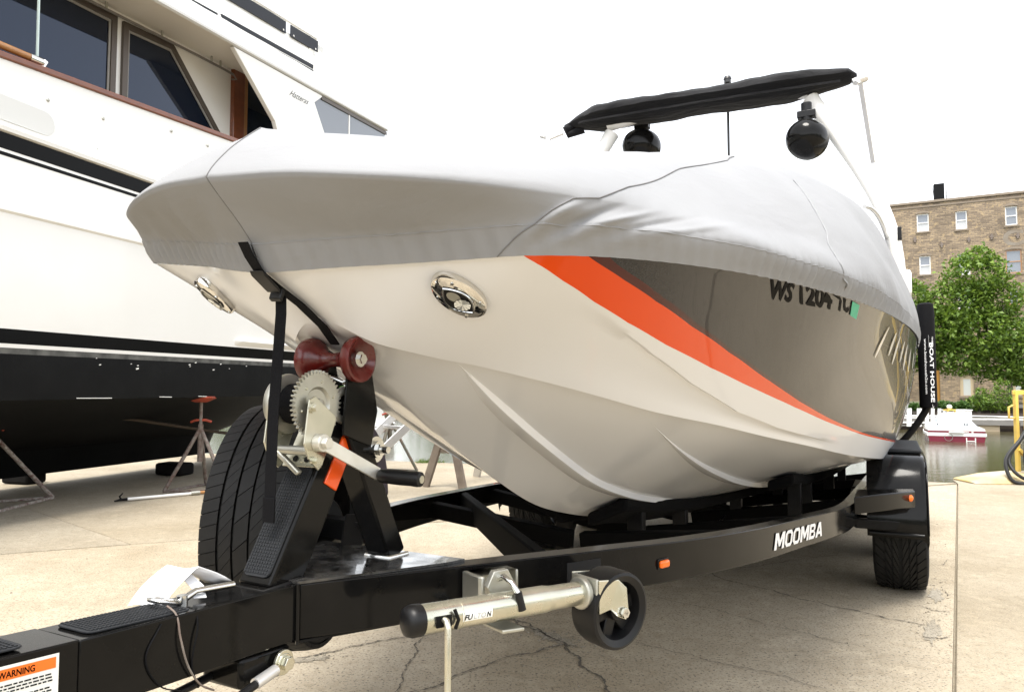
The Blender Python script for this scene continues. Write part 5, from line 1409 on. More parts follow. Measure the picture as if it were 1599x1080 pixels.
# canvas dodgers laced to the flybridge rail
def dodger(y0, y1, z0, z1):
    zz = lambda y, b: b + .118 * y + .02 * y * 0
    ys = np.linspace(y0, y1, 9)
    return obj('canvas_dodger', MB().ring_loft([[(-.13 + .004 * math.sin(9 * y), y, zz(y, z0)), (-.13 + .004 * math.sin(7 * y), y, zz(y, z1)), (-.142, y, zz(y, z1)), (-.142, y, zz(y, z0))] for y in ys]), M['slate_stripe'], yacht, smooth=30)
for y0, y1 in ((-5, .25), (.28, 1.40), (1.50, 2.12)):
    d = dodger(y0, y1, 5.285, 5.435)
    for q in (y0 + .06, y1 - .06):
        obj('grommet', MB().lathe([(.012, 0), (.012, .004), (.004, .004)], (-.127, q, 5.31 + .118 * q), (1, 0, 0), 12), M['white_paint'], d, smooth=50)
obj('flybridge_rail', MB().tube([(-.15, y, 5.47 + .118 * y) for y in (-6, -2, 0, 2.1)], .02, 10), M['white_paint'], yacht, smooth=60)
obj('search_light', MB().lathe([(.02, -.10), (.085, -.09), (.10, -.02), (.105, .06), (.10, .07), (.085, .072), (.02, .06)], (-.5, 2.55, 5.92), (.6, -.8, 0), 28).cyl((-.5, 2.57, 5.66), (-.5, 2.57, 5.85), .035).box(-.54, -.46, 2.62, 2.78, 5.86, 5.94), M['hatch_grey'], yacht, smooth=45)
obj('search_light_base', MB().cyl((-.5, 2.57, 5.1), (-.5, 2.57, 5.66), .05), M['white_paint'], yacht)
# handrail under the overhang
M['dull_rail'] = pbr('dull grab rail', (.20, .185, .17), .5, metal=.4)
hr = obj('grab_rail', MB().tube([(CX + .08, y, ze(y) - .02 - (0 if y < .6 else .05 * (y - .6))) for y in (-3, -1, -.3, .3, .75, .93)], .014, 10).tube([(CX + .08, .93, ze(.93) - .035), (CX + .10, .96, ze(.93) - .085), (CX + .08, .90, ze(.93) - .105)], .010, 8), M['dull_rail'], yacht, smooth=60)
for y in (-.9, -.2, .55, .7): obj('rail_stanchion', MB().cyl((CX + .08, y, ze(y) - .02), (CX + .08, y, ze(y) + .06), .012, n=10), M['zinc_dull'], hr)
# varnished door post, dark opening, sloping wing panel with its window
obj('door_post', MB().box(CX - .04, CX + .05, .985, 1.19, 3.3, 5.10), M['wood'], yacht, bevel=.01)
obj('door_post', MB().box(CX - .05, CX + .03, 1.19, 1.27, 3.3, 5.12), M['wood_light'], yacht, bevel=.006)
obj('saloon_door', MB().box(CX - .10, CX - .02, 1.27, 2.6, 3.3, 5.15), M['tint_glass'], yacht)
wing = [(.27, 4.745), (2.06, 4.893), (1.86, 4.735), (2.15, 4.36), (3.9, 4.5), (3.9, 3.6), (1.35, 3.6), (1.03, 4.19)]
obj('wing_panel', MB().prism([(-.055, y, z) for y, z in wing], (.055, 0, 0)), M['yacht_white'], yacht, smooth=0, bevel=.006)
pw = obj('wing_window', MB().prism([(-.035, y, z) for y, z in ((1.86, 4.735), (2.06, 4.893), (3.86, 5.04), (3.86, 4.5), (2.15, 4.36))], (.02, 0, 0)), M['window_glass'], yacht, smooth=0)
obj('window_post', MB().box(-.03, -.008, 2.745, 2.775, 4.41, 4.95), M['white_paint'], pw)
obj('window_trim', MB().bar((-.01, 2.03, 4.865), (-.01, 3.9, 5.02), .02, .05), M['brown_frame'], pw)
obj('yacht_script', text_fit('Hatteras', lambda x, y: (.003, 1.30 + .42 * x, 4.61 + .075 * y + .035 * x), shear=.8, bold=-.004), M['slate_stripe'], yacht, smooth=0, recalc=False)
# shaft strut and rudder under the stern
obj('rudder', MB().prism([(-1.0, y, z) for y, z in ((3.0, 1.0), (3.28, 1.0), (3.36, .62), (3.30, .30), (3.08, .26), (3.0, .55))], (.06, 0, 0)), M['bottom_paint'], yacht, bevel=.02)
M['bilge_wood'] = pbr('bare bilge timber', (.06, .042, .028), .8)
obj('rub_strake', MB().tube([(-.9, y, z) for y, z in ((-1.04, .84), (-.07, .72), (1.33, .50), (1.9, .42))], .018, 8), M['bilge_wood'], yacht, smooth=60)
for px_, n_ in (((-.03, -1.95), 0), ((-.028, -1.3), 1)):
    pass
mb = MB(); rg = np.random.default_rng(5)
for k in range(12):
    y = rg.uniform(-2.1, .6); z = 1.30 - abs(rg.normal(0, .05)); r = rg.uniform(.003, .012)
    mb.obox((-.003, y, z), (.006, 0, 0), (0, r, .2 * r), (0, 0, r * .6))
for y, l in ((-1.35, .35), (-.55, .15), (-.05, .12)): mb.obox((-.026, y, .962), (.004, 0, 0), (0, l / 2, -.002), (0, 0, .003))
obj('paint_chips', mb, M['label_white'], yacht, smooth=0, kind='stuff')

# keel blocks
for i, (x, y, w, lab) in enumerate(((-4.82, 8.30, .20, 'dark timber keel block under the yacht, left of the one in the middle'), (-4.07, 8.78, .19, 'dark timber keel block in the middle, under the black yacht bottom'), (-3.20, 9.15, .19, 'dark timber keel block under the yacht, just behind the rusty stand'), (-5.42, 7.95, .2, 'dark timber keel block under the yacht, leftmost of the row'))):
    pass
def to_yacht_keel(x, y): return x, y
KB = [((-5.40, 8.0), 'dark timber keel block at the left end of the row under the yacht'), ((-4.80, 8.27), 'second dark timber keel block from the left under the yacht'), ((-4.06, 8.78), 'dark timber keel block half way along the row under the yacht'), ((-2.95, 8.95), 'dark timber keel block hidden beside the spare wheel under the yacht')]
KB = [((-5.36, 8.02), 'dark timber keel block beside the flaking stand, under the yacht'), ((-4.80, 8.27), 'dark keel block under the yacht, between flaking stand and middle block'), ((-4.06, 8.78), 'dark keel block with rounded edges, alone under the middle of the yacht')]
KB[1] = ((-3.02, 8.55), 'dark keel block under the yacht, close behind the legs of the rusty stand')
for (x, y), lab in KB:
    o = obj('keel_block', MB().obox((0, 0, .075), (.19, 0, 0), (0, .12, 0), (0, 0, .073)), M['block'], None, bevel=.03)
    o.location = (x, y, .004); o.rotation_euler = (0, 0, -R(17)); tag(o, lab, 'keel block', 'keel blocks under the yacht')

# boat stands
def boat_stand(name, loc, rot, hz, mat, lab, spread=.36, padm='red_pad', foot=.36):
    t = thing(name, lab, 'boat stand', loc, rot, 'tripod stands propping the boats')
    top = V(0, 0, hz * .66)
    feet = [V(spread * math.cos(a), spread * math.sin(a), .012) for a in (R(90), R(210), R(330))]
    for f in feet: obj('leg', MB().tube([top + (f - top) * .02, f], .019, 10), mat, t, smooth=60)
    for a, b in ((0, 1), (1, 2), (2, 0)): obj('base_bar', MB().bar(feet[a], feet[b], .03, .022), mat, t)
    obj('post', MB().cyl(V(0, 0, hz * .30), V(0, 0, hz * .70), .026, n=14), mat, t)
    obj('screw', MB().cyl(V(0, 0, hz * .68), V(0, 0, hz - .06), .017, n=12), M['rust'], t)
    obj('handle', MB().tube([V(-.10, .02, hz * .74 - .015), V(-.05, 0, hz * .745), V(.05, 0, hz * .745), V(.10, .02, hz * .74 - .015)], .013, 8), M[padm], t, smooth=60)
    obj('pad', MB().ring_loft([[(-q, -q, z), (q, -q, z), (q, q, z), (-q, q, z)] for q, z in ((.05, hz - .06), (.13, hz - .02), (.135, hz), )]), M[padm], t, bevel=.004)
    return t
boat_stand('boat_stand', (-3.22, 7.52, .004), R(12), .955, M['rust'], 'rusty tripod stand with red pad under the yacht, left of the spare wheel', .34)
boat_stand('boat_stand', (-4.58, 6.44, .006), R(-28), .93, M['rust_white'], 'flaking white and rust tripod stand at the left edge under the yacht', .52)
boat_stand('boat_stand', (-1.52, 9.05, .004), R(40), .98, M['green_steel'], 'old green tripod stand standing behind the aluminium ladder', .34)

# telescopic pole with a hook, lying on the concrete
bh = thing('boat_hook', 'white aluminium boat hook pole lying on concrete beneath the yacht', 'boat hook', (-3.60, 6.72, .004), 0)
d = nrm(V(.60, .50, 0))
obj('shaft', MB().cyl(d * .06 + V(0, 0, .018), d * .62 + V(0, 0, .018), .014, n=14), M['white_paint'], bh)
obj('collar', MB().cyl(d * .62 + V(0, 0, .02), d * .70 + V(0, 0, .02), .021, n=14), M['zinc_dull'], bh)
obj('inner_shaft', MB().cyl(d * .70 + V(0, 0, .02), d * 1.8 + V(0, 0, .02), .016, n=14), M['wood_light'], bh)
obj('hook', MB().tube([d * .07 + V(0, 0, .018), d * .0 + V(0, 0, .018), -d * .05 + V(0, 0, .01)], [.014, .012, .006], 10).tube([d * .01 + V(0, 0, .02), -d * .005 + V(-.012, .02, .045), d * .02 + V(-.01, .02, .075)], [.010, .008, .005], 10), M['black_satin'], bh, smooth=60)

# aluminium ladder leaning against the far side, sawhorses, moored cruiser seen beneath the hull
ld = thing('ladder', 'aluminium ladder leaning up behind the winch post of the trailer', 'ladder', (0, 0, 0), 0)
A0, A1 = V(-1.64, 6.60, .0), V(-.55, 7.10, 1.13)
off = V(-.26, .25, .0)
for o_ in (V(0, 0, 0), off):
    a, b = A0 + o_, A1 + o_
    obj('ladder_rail', MB().bar(a + V(0, 0, .03), b, .028, .075, (0, 0, 1)), M['alu'], ld, bevel=.004)
for k in range(6):
    c = A0 + (A1 - A0) * (k + .55) / 6
    obj('ladder_rung', MB().bar(c + off * .02, c + off * .98, .045, .03), M['alu'], ld, bevel=.004)
def sawhorse(loc, rot, lab, m1, m2):
    t = thing('sawhorse', lab, 'sawhorse', loc, rot, 'wooden sawhorses behind the ski boat')
    obj('beam', MB().box(-.55, .55, -.045, .045, .60, .70), m1, t, bevel=.004)
    for sx in (-1, 1):
        for sy in (-1, 1):
            obj('leg', MB().bar((sx * .44, sy * .05, .62), (sx * .50, sy * .24, 0.0), .085, .04, (1, 0, 0)), m2 if sx > 0 else m1, t, bevel=.003)
        obj('brace', MB().bar((sx * .455, -.12, .40), (sx * .455, .12, .40), .02, .08), m1, t)
    return t
sawhorse((-.46, 8.05, .003), R(60), 'weathered wooden sawhorse with the legs at one end painted sunlit-pale, behind the white hull bottom', M['old_wood'], M['lit_wood'])  # paler legs at one end stand in for sunlight falling on them
tf = MB(); rg = np.random.default_rng(8)
for k in range(160):
    x, y = rg.normal(0, .10), rg.normal(0, .035); h = rg.uniform(.03, .09); a = rg.uniform(0, 6.28); w = .006
    dx, dy = rg.normal(0, .03), rg.normal(0, .03)
    tf.add([(x - w * math.cos(a), y - w * math.sin(a), 0), (x + w * math.cos(a), y + w * math.sin(a), 0), (x + dx, y + dy, h)], [(0, 1, 2)])
o = obj('grass', tf, M['grass'], None, smooth=0, recalc=False, kind='stuff'); o.location = (-1.17, 10.2, .0)
mc = thing('moored_boat', 'small white motor boat with red stripe moored beyond the ladder', 'boat', (-6.4, 30.0, -1.4), R(70))
obj('hull', MB().ring_loft([[(y, w * .0 - w, .9), (y, -w * .8, .1), (y, w * .8, .1), (y, w, .9)] for y, w in ((-2.6, .95), (-1, 1.05), (1, .95), (2.3, .5), (3.0, .06))]), M['white_paint'], mc, smooth=40)
obj('stripe', MB().ring_loft([[(y, -w * 1.01, .72), (y, -w * .99, .62), (y, w * .99, .62), (y, w * 1.01, .72)] for y, w in ((-2.61, .95), (-1, 1.05), (1, .95), (2.3, .5))]), M['red_hull'], mc, smooth=40)
obj('cabin', MB().ring_loft([[(-1.6, -.8, z0 * 0 + z), (1.2 - .3 * k, -.7, z), (1.2 - .3 * k, .7, z), (-1.6, .8, z)] for k, z in ((0, .9), (1, 1.5), (2, 1.9))]), M['white_paint'], mc, smooth=20)

# yellow safety ladder hoop and the coiled hose on the quay edge, right
yl = thing('quay_ladder', 'yellow painted steel ladder guard standing on the quay edge at right', 'ladder', (5.66, 8.20, .11), 0)
for x in (0.03, .145, .26):
    obj('upright', MB().bar((x, 0, -.9), (x, 0, .90), .055, .03), M['yellow'], yl, bevel=.003)
for z in (.885, -.2): obj('rail', MB().bar((0, 0, z), (.9, .0, z), .03, .05), M['yellow'], yl, bevel=.003)
obj('upright', MB().bar((.75, 0, -.9), (.75, 0, .90), .055, .03), M['yellow'], yl, bevel=.003)
obj('hook_bar', MB().tube([(.03, 0, .60), (-.05, -.0, .60), (-.05, 0, .72), (.0, 0, .74)], .012, 8), M['yellow'], yl, smooth=60)
obj('brace', MB().bar((.03, -.02, .25), (.5, -.02, -.25), .05, .03), M['yellow'], yl)
ho = thing('coiled_hose', 'thick bundle of black hose coiled over the yellow ladder guard', 'hose', (5.56, 8.08, .11), 0)
obj('hanger', MB().bar((.19, -.03, .56), (.19, -.03, .76), .03, .02), M['alu'], ho)
rg = np.random.default_rng(4)
for k in range(9):
    pts = []
    cx, top, bot, w = .20 + rg.normal(0, .02), .60 - .012 * k + rg.normal(0, .01), (-.0 - .05 * (k % 3)) if k < 6 else -.085, .13 + .013 * k + rg.normal(0, .012)
    for t in np.linspace(0, 2 * math.pi, 40):
        s, c = math.sin(t), math.cos(t)
        z = (top + bot) / 2 + (top - bot) / 2 * c
        ww = w * (.55 + .45 * (1 - c) / 2 * 1.3)
        pts.append(V(cx + ww * s + .05 * (1 - c), -.06 - .02 * (k % 4) + .015 * math.sin(3 * t + k) - .12 * max(0, -c) ** 2, max(z, -.088) + .008 * math.sin(2 * t + k)))
    obj('hose_loop', MB().tube(pts, .019, 8, caps=False), M['hose'], ho, smooth=60)
for k, (x0, zt_) in enumerate(((-.14, .32), (-.18, .05))):
    pts = [V(.16, -.06, .55), V(.02, -.1, .38), V(x0, -.13, .12), V(x0 + .02, -.2, -.06 if k else 0.02), V(.10, -.25, -.085), V(.4, -.25, -.088), V(.7, -.2, -.085)]
    pp = [cr(np.array(pts), u) for u in np.linspace(0, 6, 30)]
    obj('hose_loop', MB().tube(pp, .019, 8), M['hose'], ho, smooth=60)
# ------------------------------------------------------------------ far bank: timber dock, moored red boat, brick warehouse, trees
def at_bank(t, d, z): return Vector(fb(t, d, z))
# timber bulkhead and stepped bank
obj_ = obj
wall = tag(obj('bulkhead', MB().ring_loft([[fb(t, -26.5, -2.4), fb(t, -26.5, -.55), fb(t, -26.0, -.55), fb(t, -26.0, -2.4)] for t in (-60, 120)]), M['dark_water_wood'], None, smooth=0), 'long dark timber bulkhead along the far bank behind the dock', 'bulkhead')
for k in range(-6, 20):
    obj('wale', MB().ring_loft([[fb(t, -26.62, -.75), fb(t, -26.62, -.55), fb(t, -26.5, -.55), fb(t, -26.5, -.75)] for t in (k * 3.0, k * 3.0 + 2.95)]), M['dark_water_wood'], wall, smooth=0)
wall2 = tag(obj('retaining_wall', MB().ring_loft([[fb(t, -23.6, -.8), fb(t, -23.6, .02), fb(t, -23.2, .02), fb(t, -23.2, -.8)] for t in (-60, 120)]), M['dark_water_wood'], None, smooth=0), 'low dark retaining wall at the foot of the bushes across the river', 'wall')
for k in range(-5, 20):
    obj('wall_beam', MB().ring_loft([[fb(t, -23.72, z0), fb(t, -23.72, z0 + .22), fb(t, -23.6, z0 + .22), fb(t, -23.6, z0)] for t in (k * 3.2, k * 3.2 + 3.1) for z0 in (-.24,)]), M['dock_grey'], wall2, smooth=0)
# dock running in front of the bulkhead
dock = thing('dock', 'weathered grey timber dock along the far bank behind the red boat', 'dock', tuple(fb(-10, -29, 0)), -R(28))
obj('fascia_board', MB().box(-40, 70, -2.05, -1.95, -1.05, -.80), M['dock_grey'], dock)
rg = np.random.default_rng(9)
me_pl = mesh_of('plank', MB().box(0, .27, -2.0, 2.0, -.80, -.75), M['dock_grey'], 0)
for k in range(110):
    o = obj('plank', me_pl, None, dock); o.location = (-2 + .28 * k, rg.normal(0, .02), rg.normal(0, .006))
me_pile = mesh_of('pile', MB().cyl((0, -1.9, -3), (0, -1.9, -.85), .16, n=12), M['dark_water_wood'], 40)
for k in range(18):
    o = obj('pile', me_pile, None, dock); o.location = (-8 + 2.4 * k, 0, 0)
me_st = mesh_of('stringer_block', MB().box(-.5, .5, -1.9, -1.6, -1.55, -1.0), M['stone_tan'], 20)
for k in range(10):
    o = obj('stringer_block', me_st, None, dock); o.location = (-4 + 3.1 * k, 0, 0)
for z in (-.58,):
    obj('dock_rail', MB().tube([(x, -1.6, z + .02 * math.sin(x)) for x in np.linspace(4.6, 20, 12)], .03, 8), M['white_paint'], dock, smooth=60)
    obj('dock_rail', MB().tube([(x, -1.85, z - .16 + .02 * math.sin(x * 1.3)) for x in np.linspace(4.9, 22, 12)], .022, 8), M['white_paint'], dock, smooth=60)
# upright white boards (seat backs) on the dock
wb = thing('board_screen', 'row of upright white boards standing on the far dock left of the red boat', 'screen', (19.05, 34.6, -.80), -R(20))
for k, x in enumerate((-.12, .30, .62, .86, 1.14)):
    obj('board', MB().obox((x, 0, .44), (.10 if k < 2 else .07, 0, 0), (0, .025, 0), (.02, 0, .43)), M['white_paint'], wb)
obj('cross_rail', MB().box(-.9, 1.2, .03, .07, .16, .24), M['white_paint'], wb)
obj('cross_rail', MB().box(-.9, 1.2, .03, .07, .02, .08), M['dock_grey'], wb)
dbx = thing('dock_box', 'white box on the dock directly behind the cover of the red boat', 'box', (22.06, 36.0, -.45), -R(8))
obj('box_body', MB().box(-.55, .55, -.3, .3, -.15, .36), M['white_paint'], dbx, bevel=.02)
obj('box_lid', MB().box(-.58, .58, -.33, .33, .362, .42), M['white_paint'], dbx, bevel=.02)
lm = thing('dock_lantern', 'small yellow lantern with a round white top behind the red boat', 'lantern', (21.45, 35.6, -.75), 0)
for dx in (-.17, .17): obj('post', MB().box(dx - .03, dx + .03, -.17, -.11, 0, .70), M['yellow'], lm)
obj('lantern_head', MB().box(-.2, .2, -.2, .2, .68, .74), M['yellow'], lm)
obj('lantern_body', MB().box(-.13, .13, -.10, .12, .1, .66), M['dock_grey'], lm)
obj('globe', MB().sphere((0, 0, .86), .12, 14), M['white_paint'], lm, smooth=180)
# red and white runabout, stern towards us
rb = thing('runabout', 'dark red and white runabout with grey mooring cover, floating stern-on across the river', 'boat', (20.1, 32.9, -1.4), -R(25))
def hullsec(pr, ys):
    return MB().ring_loft([[(-w * s, y, z) for s, z in pr] + [(w * s, y, z) for s, z in pr[::-1]] for y, w in ys])
YS = ((0, 1.14), (1.5, 1.17), (3.2, 1.05), (4.6, .62), (5.5, .06))
obj('lower_hull', hullsec(((.90, -.25), (.93, -.04), (.985, .26)), YS), M['red_hull'], rb, smooth=30)
obj('white_band', hullsec(((.99, .26), (1.02, .285), (1.02, .39), (1.0, .41)), YS), M['white_paint'], rb, smooth=30)
obj('upper_band', hullsec(((.985, .41), (.975, .50)), YS), M['red_hull'], rb, smooth=30)
obj('deck', hullsec(((.98, .50), (.96, .60), (.86, .66)), YS), M['white_paint'], rb, smooth=30)
rings = []
for y, w, h in ((.12, .86, .10), (.16, .84, .22), (.55, .72, .50), (.95, .66, .60), (1.9, .66, .66), (2.6, .62, .62), (3.2, .5, .2)):
    rings.append([(w * 1.0 * c, y, .63 + h * s ** .55) for c, s in ((math.cos(a), max(math.sin(a), 0)) for a in np.linspace(0, math.pi, 14))])
obj('mooring_cover', MB().ring_loft(rings), M['boat_cover_pale'], rb, smooth=60)
obj('swim_step', MB().box(-.30, .28, -.10, .02, .40, .47), M['white_paint'], rb, bevel=.02)
obj('stern_drive', MB().box(-.1, .1, -.03, .05, -.2, -.04), M['zinc_dull'], rb, bevel=.01)
obj('boarding_ladder', MB().box(.36, .74, -.05, -.02, -.06, -.02).box(.36, .40, -.05, -.02, -.06, .20).box(.70, .74, -.05, -.02, -.06, .20).box(.36, .74, -.05, -.02, .03, .07), M['white_paint'], rb)
obj('tow_rope', MB().tube([(-.32 + .16 * math.sin(t) + .0, -.10, .22 + .17 * math.cos(t)) for t in np.linspace(.3, 6.0, 20)], .013, 6), M['dock_grey'], rb, smooth=60)
for x in (-.72, .34, .44): obj('snap_cleat', MB().sphere((x, .12, .80), .035, 8), M['black_satin'], rb)
obj('stern_number', MB().box(.20, .48, -.012, .0, .44, .465).box(.58, .66, -.012, .0, .42, .47), M['white_paint'], rb)

# brick warehouse
bld = thing('brick_building', 'tall old brown brick warehouse with white sash windows across the river', 'building', (37.24, 70.28, 0), -R(28))
Wd, Ht, Z0 = 46.0, 18.75, -1.6
wins = [(2.2, 16.06, 3.21, 17.76), (5.41, 15.96, 6.33, 17.68), (9.31, 15.94, 10.24, 17.67), (2.31, 11.9, 3.25, 13.66), (5.45, 11.6, 6.45, 13.64), (9.22, 11.51, 10.44, 13.64), (2.3, 8.3, 3.3, 10.1), (5.4, 8.3, 6.4, 10.1), (9.37, 8.6, 10.41, 9.95)]
for k in range(1, 8):
    for z0, z1 in ((16.0, 17.7), (11.5, 13.64), (8.3, 10.1)): wins.append((9.3 + 4.0 * k, z0, 10.3 + 4.0 * k, z1))
doors = [(2.81, -.55, 3.68, 3.17), (5.29, .28, 6.42, 2.29), (9.33, .30, 10.3, 2.26)] + [(9.3 + 4 * k, .3, 10.3 + 4 * k, 2.27) for k in range(1, 8)]
# facade with real openings: grid of cells, the ones inside an opening left out
xs = sorted({0.0, Wd, *[q for w in wins + doors for q in (w[0], w[2])]}); zs = sorted({Z0, Ht, *[q for w in wins + doors for q in (w[1], w[3])]})
mb = MB()
for i in range(len(xs) - 1):
    for j in range(len(zs) - 1):
        cx, cz = (xs[i] + xs[i + 1]) / 2, (zs[j] + zs[j + 1]) / 2
        if any(a < cx < c and b < cz < d for a, b, c, d in wins + doors): continue
        mb.add([(xs[i], 0, zs[j]), (xs[i + 1], 0, zs[j]), (xs[i + 1], 0, zs[j + 1]), (xs[i], 0, zs[j + 1])], [(0, 1, 2, 3)])
for a, b, c, d in wins + doors:
    mb.add([(a, 0, b), (c, 0, b), (c, 0, d), (a, 0, d), (a, .35, b), (c, .35, b), (c, .35, d), (a, .35, d)], [(0, 1, 5, 4), (1, 2, 6, 5), (2, 3, 7, 6), (3, 0, 4, 7)])
mb.add([(0, 0, Z0), (0, 0, Ht), (0, 22, Ht), (0, 22, Z0)], [(0, 1, 2, 3)]); mb.add([(Wd, 0, Z0), (Wd, 0, Ht), (Wd, 22, Ht), (Wd, 22, Z0)], [(0, 1, 2, 3)])
obj('brick_wall', mb, M['brick'], bld, smooth=0, recalc=False)
obj('roof', MB().box(-.1, Wd + .1, .2, 22, Ht - .1, Ht + .02), M['slate_stripe'], bld)
obj('cornice', MB().box(-.12, Wd + .1, -.14, .3, Ht + .02, Ht + .26), M['stone_sill'], bld, bevel=.03)
obj('parapet_course', MB().box(-.05, Wd, -.05, .02, Ht - .35, Ht - .20), M['stone_sill'], bld)
for i, (a, b, c, d) in enumerate(wins):
    arched = i in (5, 8); fm = M['wood_light'] if arched else M['white_paint']
    f = .09
    w = obj('window', MB().box(a, a + f, .10, .18, b, d).box(c - f, c, .10, .18, b, d).box(a + f, c - f, .10, .18, b, b + f).box(a + f, c - f, .10, .18, d - f, d).box(a + f, c - f, .09, .17, (b + d) / 2 - .04, (b + d) / 2 + .04), fm, bld, smooth=0)
    if i == 8:
        for q in (a + (c - a) / 3, a + 2 * (c - a) / 3): obj('glazing_bar', MB().box(q - .03, q + .03, .10, .16, b + f, d - f), fm, w)
    obj('pane', MB().box(a + f, c - f, .15, .16, (b + d) / 2 + .04, d - f), M['window_glass'], w, smooth=0)
    obj('pane', MB().box(a + f, c - f, .15, .16, b + f, (b + d) / 2 - .04), M['window_blind'] if i % 3 != 2 else M['window_glass'], w, smooth=0)
    obj('sill', MB().box(a - .12, c + .12, -.10, .12, b - .16, b - .003), M['stone_sill'], w, smooth=0)
    if i % 3 != 1:
        n = 7; ar = []
        for k in range(n + 1):
            t = math.pi * k / n; ar.append(((a + c) / 2 - (c - a) * .62 * math.cos(t), d + .02 + .28 * math.sin(t)))
        inn = [((a + c) / 2 - (c - a) * .5 * math.cos(math.pi * k / n), d + .10 * math.sin(math.pi * k / n)) for k in range(n + 1)]
        obj('window_arch', MB().prism([(x, -.03, z) for x, z in ar + inn[::-1]], (0, .05, 0)), M['stone_sill'], w, smooth=0)
for i, (a, b, c, d) in enumerate(doors):
    o = obj('door' if i == 0 else 'boarded_opening', MB().box(a, c, .18, .24, b, d), M['ochre'] if i == 0 else M['stone_tan'], bld, smooth=0)
    if i: obj('inner_board', MB().box(a + .28, c - .28, .165, .179, b + .05, d - .45), M['pale_board'], o, smooth=0)
    obj('sill', MB().box(a - .1, c + .1, -.06, .16, b - .2, b - .003), M['stone_sill'], o, smooth=0)
    n = 7; ar = [((a + c) / 2 - (c - a) * .60 * math.cos(math.pi * k / n), d + .02 + .32 * math.sin(math.pi * k / n)) for k in range(n + 1)]
    obj('door_arch', MB().prism([(x, -.03, z) for x, z in ar], (0, .12, 0)), M['stone_tan'] if i else M['stone_sill'], o, smooth=0)
for x, z in ((4.2, 14.6), (6.4, 14.9), (8.2, 15.0), (2.0, 15.3), (10.2, 14.9)):
    obj('wall_anchor', MB().box(x - .08, x + .08, -.10, .02, z - .25, z + .25).box(x - .16, x + .16, -.09, .01, z - .06, z + .08), M['rust'], bld, smooth=0)
M['ghost_paint'] = pbr('faded wall paint', (.26, .235, .20), .95, vary=(1.6, .25, (.19, .15, .11)))
obj('painted_letter', text_fit('C', lambda x, y: (9.05 + 1.6 * x, -.008, 14.0 + 1.5 * y), bold=.03), M['ghost_paint'], bld, smooth=0, recalc=False)
st_ = obj('roof_frame', MB().tube([(1.75, 2.6, Ht), (1.75, 2.6, 21.0), (2.8, 2.6, 21.12), (3.78, 2.6, 21.1)], .05, 6), M['alu'], bld, smooth=0)
for x in (1.85, 2.8, 3.7): obj('frame_stay', MB().bar((x, 2.7, 20.9), (x + .3, 3.4, Ht), .05, .05), M['alu'], st_)
ch = obj('chimney_stack', MB().box(3.80, 4.72, 2.4, 3.4, Ht, 21.15), M['black_satin'], bld, smooth=0, bevel=.03)
obj('vent_pipe', MB().cyl((4.95, 3, Ht), (4.95, 3, 21.0), .10), M['alu'], ch)

# trees and bushes
def foliage(blobs, n, size, seed, flat=.0):
    rg = np.random.default_rng(seed)
    B = np.array(blobs, float); vol = B[:, 3] * B[:, 4] * B[:, 5]; p = vol ** .75; p /= p.sum()
    idx = rg.choice(len(B), n, p=p); b = B[idx]
    d = rg.normal(size=(n, 3)); d /= np.linalg.norm(d, axis=1)[:, None]
    r = rg.uniform(.25, 1.0, n) ** .45 * (1 + .10 * rg.normal(size=n))
    # clump: pull leaves towards a limited set of twig ends
    tw = rg.normal(size=(max(n // 26, 30), 3)); tw /= np.linalg.norm(tw, axis=1)[:, None]
    k = rg.integers(0, len(tw), n); m = rg.random(n) < .84
    d[m] = tw[k[m]] + .13 * rg.normal(size=(m.sum(), 3)); d /= np.linalg.norm(d, axis=1)[:, None]
    C = b[:, :3] + d * b[:, 3:6] * r[:, None]
    s = size * rg.uniform(.6, 1.35, n)
    a = rg.normal(size=(n, 3)); a /= np.linalg.norm(a, axis=1)[:, None]
    up = rg.normal(size=(n, 3)) * .8 + V(0, 0, 1.0); q = np.cross(a, up); q /= np.linalg.norm(q, axis=1)[:, None] + 1e-9
    a2 = np.cross(q, up); a2 /= np.linalg.norm(a2, axis=1)[:, None] + 1e-9
    v = np.empty((n, 4, 3))
    v[:, 0] = C - a2 * s[:, None]; v[:, 1] = C + q * (s * .55)[:, None]; v[:, 2] = C + a2 * s[:, None]; v[:, 3] = C - q * (s * .55)[:, None]
    v[:, 0, 2] -= s * .25; v[:, 2, 2] -= s * .25
    me = bpy.data.meshes.new('leaves')
    me.vertices.add(4 * n); me.vertices.foreach_set('co', v.ravel())
    me.loops.add(4 * n); me.loops.foreach_set('vertex_index', np.arange(4 * n, dtype=np.int32))
    me.polygons.add(n); me.polygons.foreach_set('loop_start', np.arange(0, 4 * n, 4, dtype=np.int32)); me.polygons.foreach_set('loop_total', np.full(n, 4, np.int32))
    me.update(calc_edges=True); me.validate()
    return me
def tree(name, loc, blobs, n, size, seed, lab, cat, trunk=None, limbs=(), mat='leaf', group=None):
    t = thing(name, lab, cat, loc, 0, group)
    me = foliage(blobs, n, size, seed); me.materials.append(M[mat])
    c = bpy.data.objects.new('crown' if trunk else 'foliage', me); COL.objects.link(c); c.parent = t
    if trunk: obj('trunk', MB().tube(trunk[0], trunk[1], 10), M['bark'], t, smooth=60)
    for pts, rr in limbs: obj('limb', MB().tube(pts, rr, 8), M['bark'], t, smooth=60)
    if not trunk: obj('stems', MB().tube([(0, 0, -.5), (.03, 0, .1), (.1, .05, max(b[2] for b in blobs))], [.05, .04, .01], 6).tube([(0, .1, -.5), (-.1, 0, .3), (-.25, .05, max(b[2] for b in blobs) * .9)], [.04, .03, .01], 6), M['bark'], t, smooth=60)
    return t
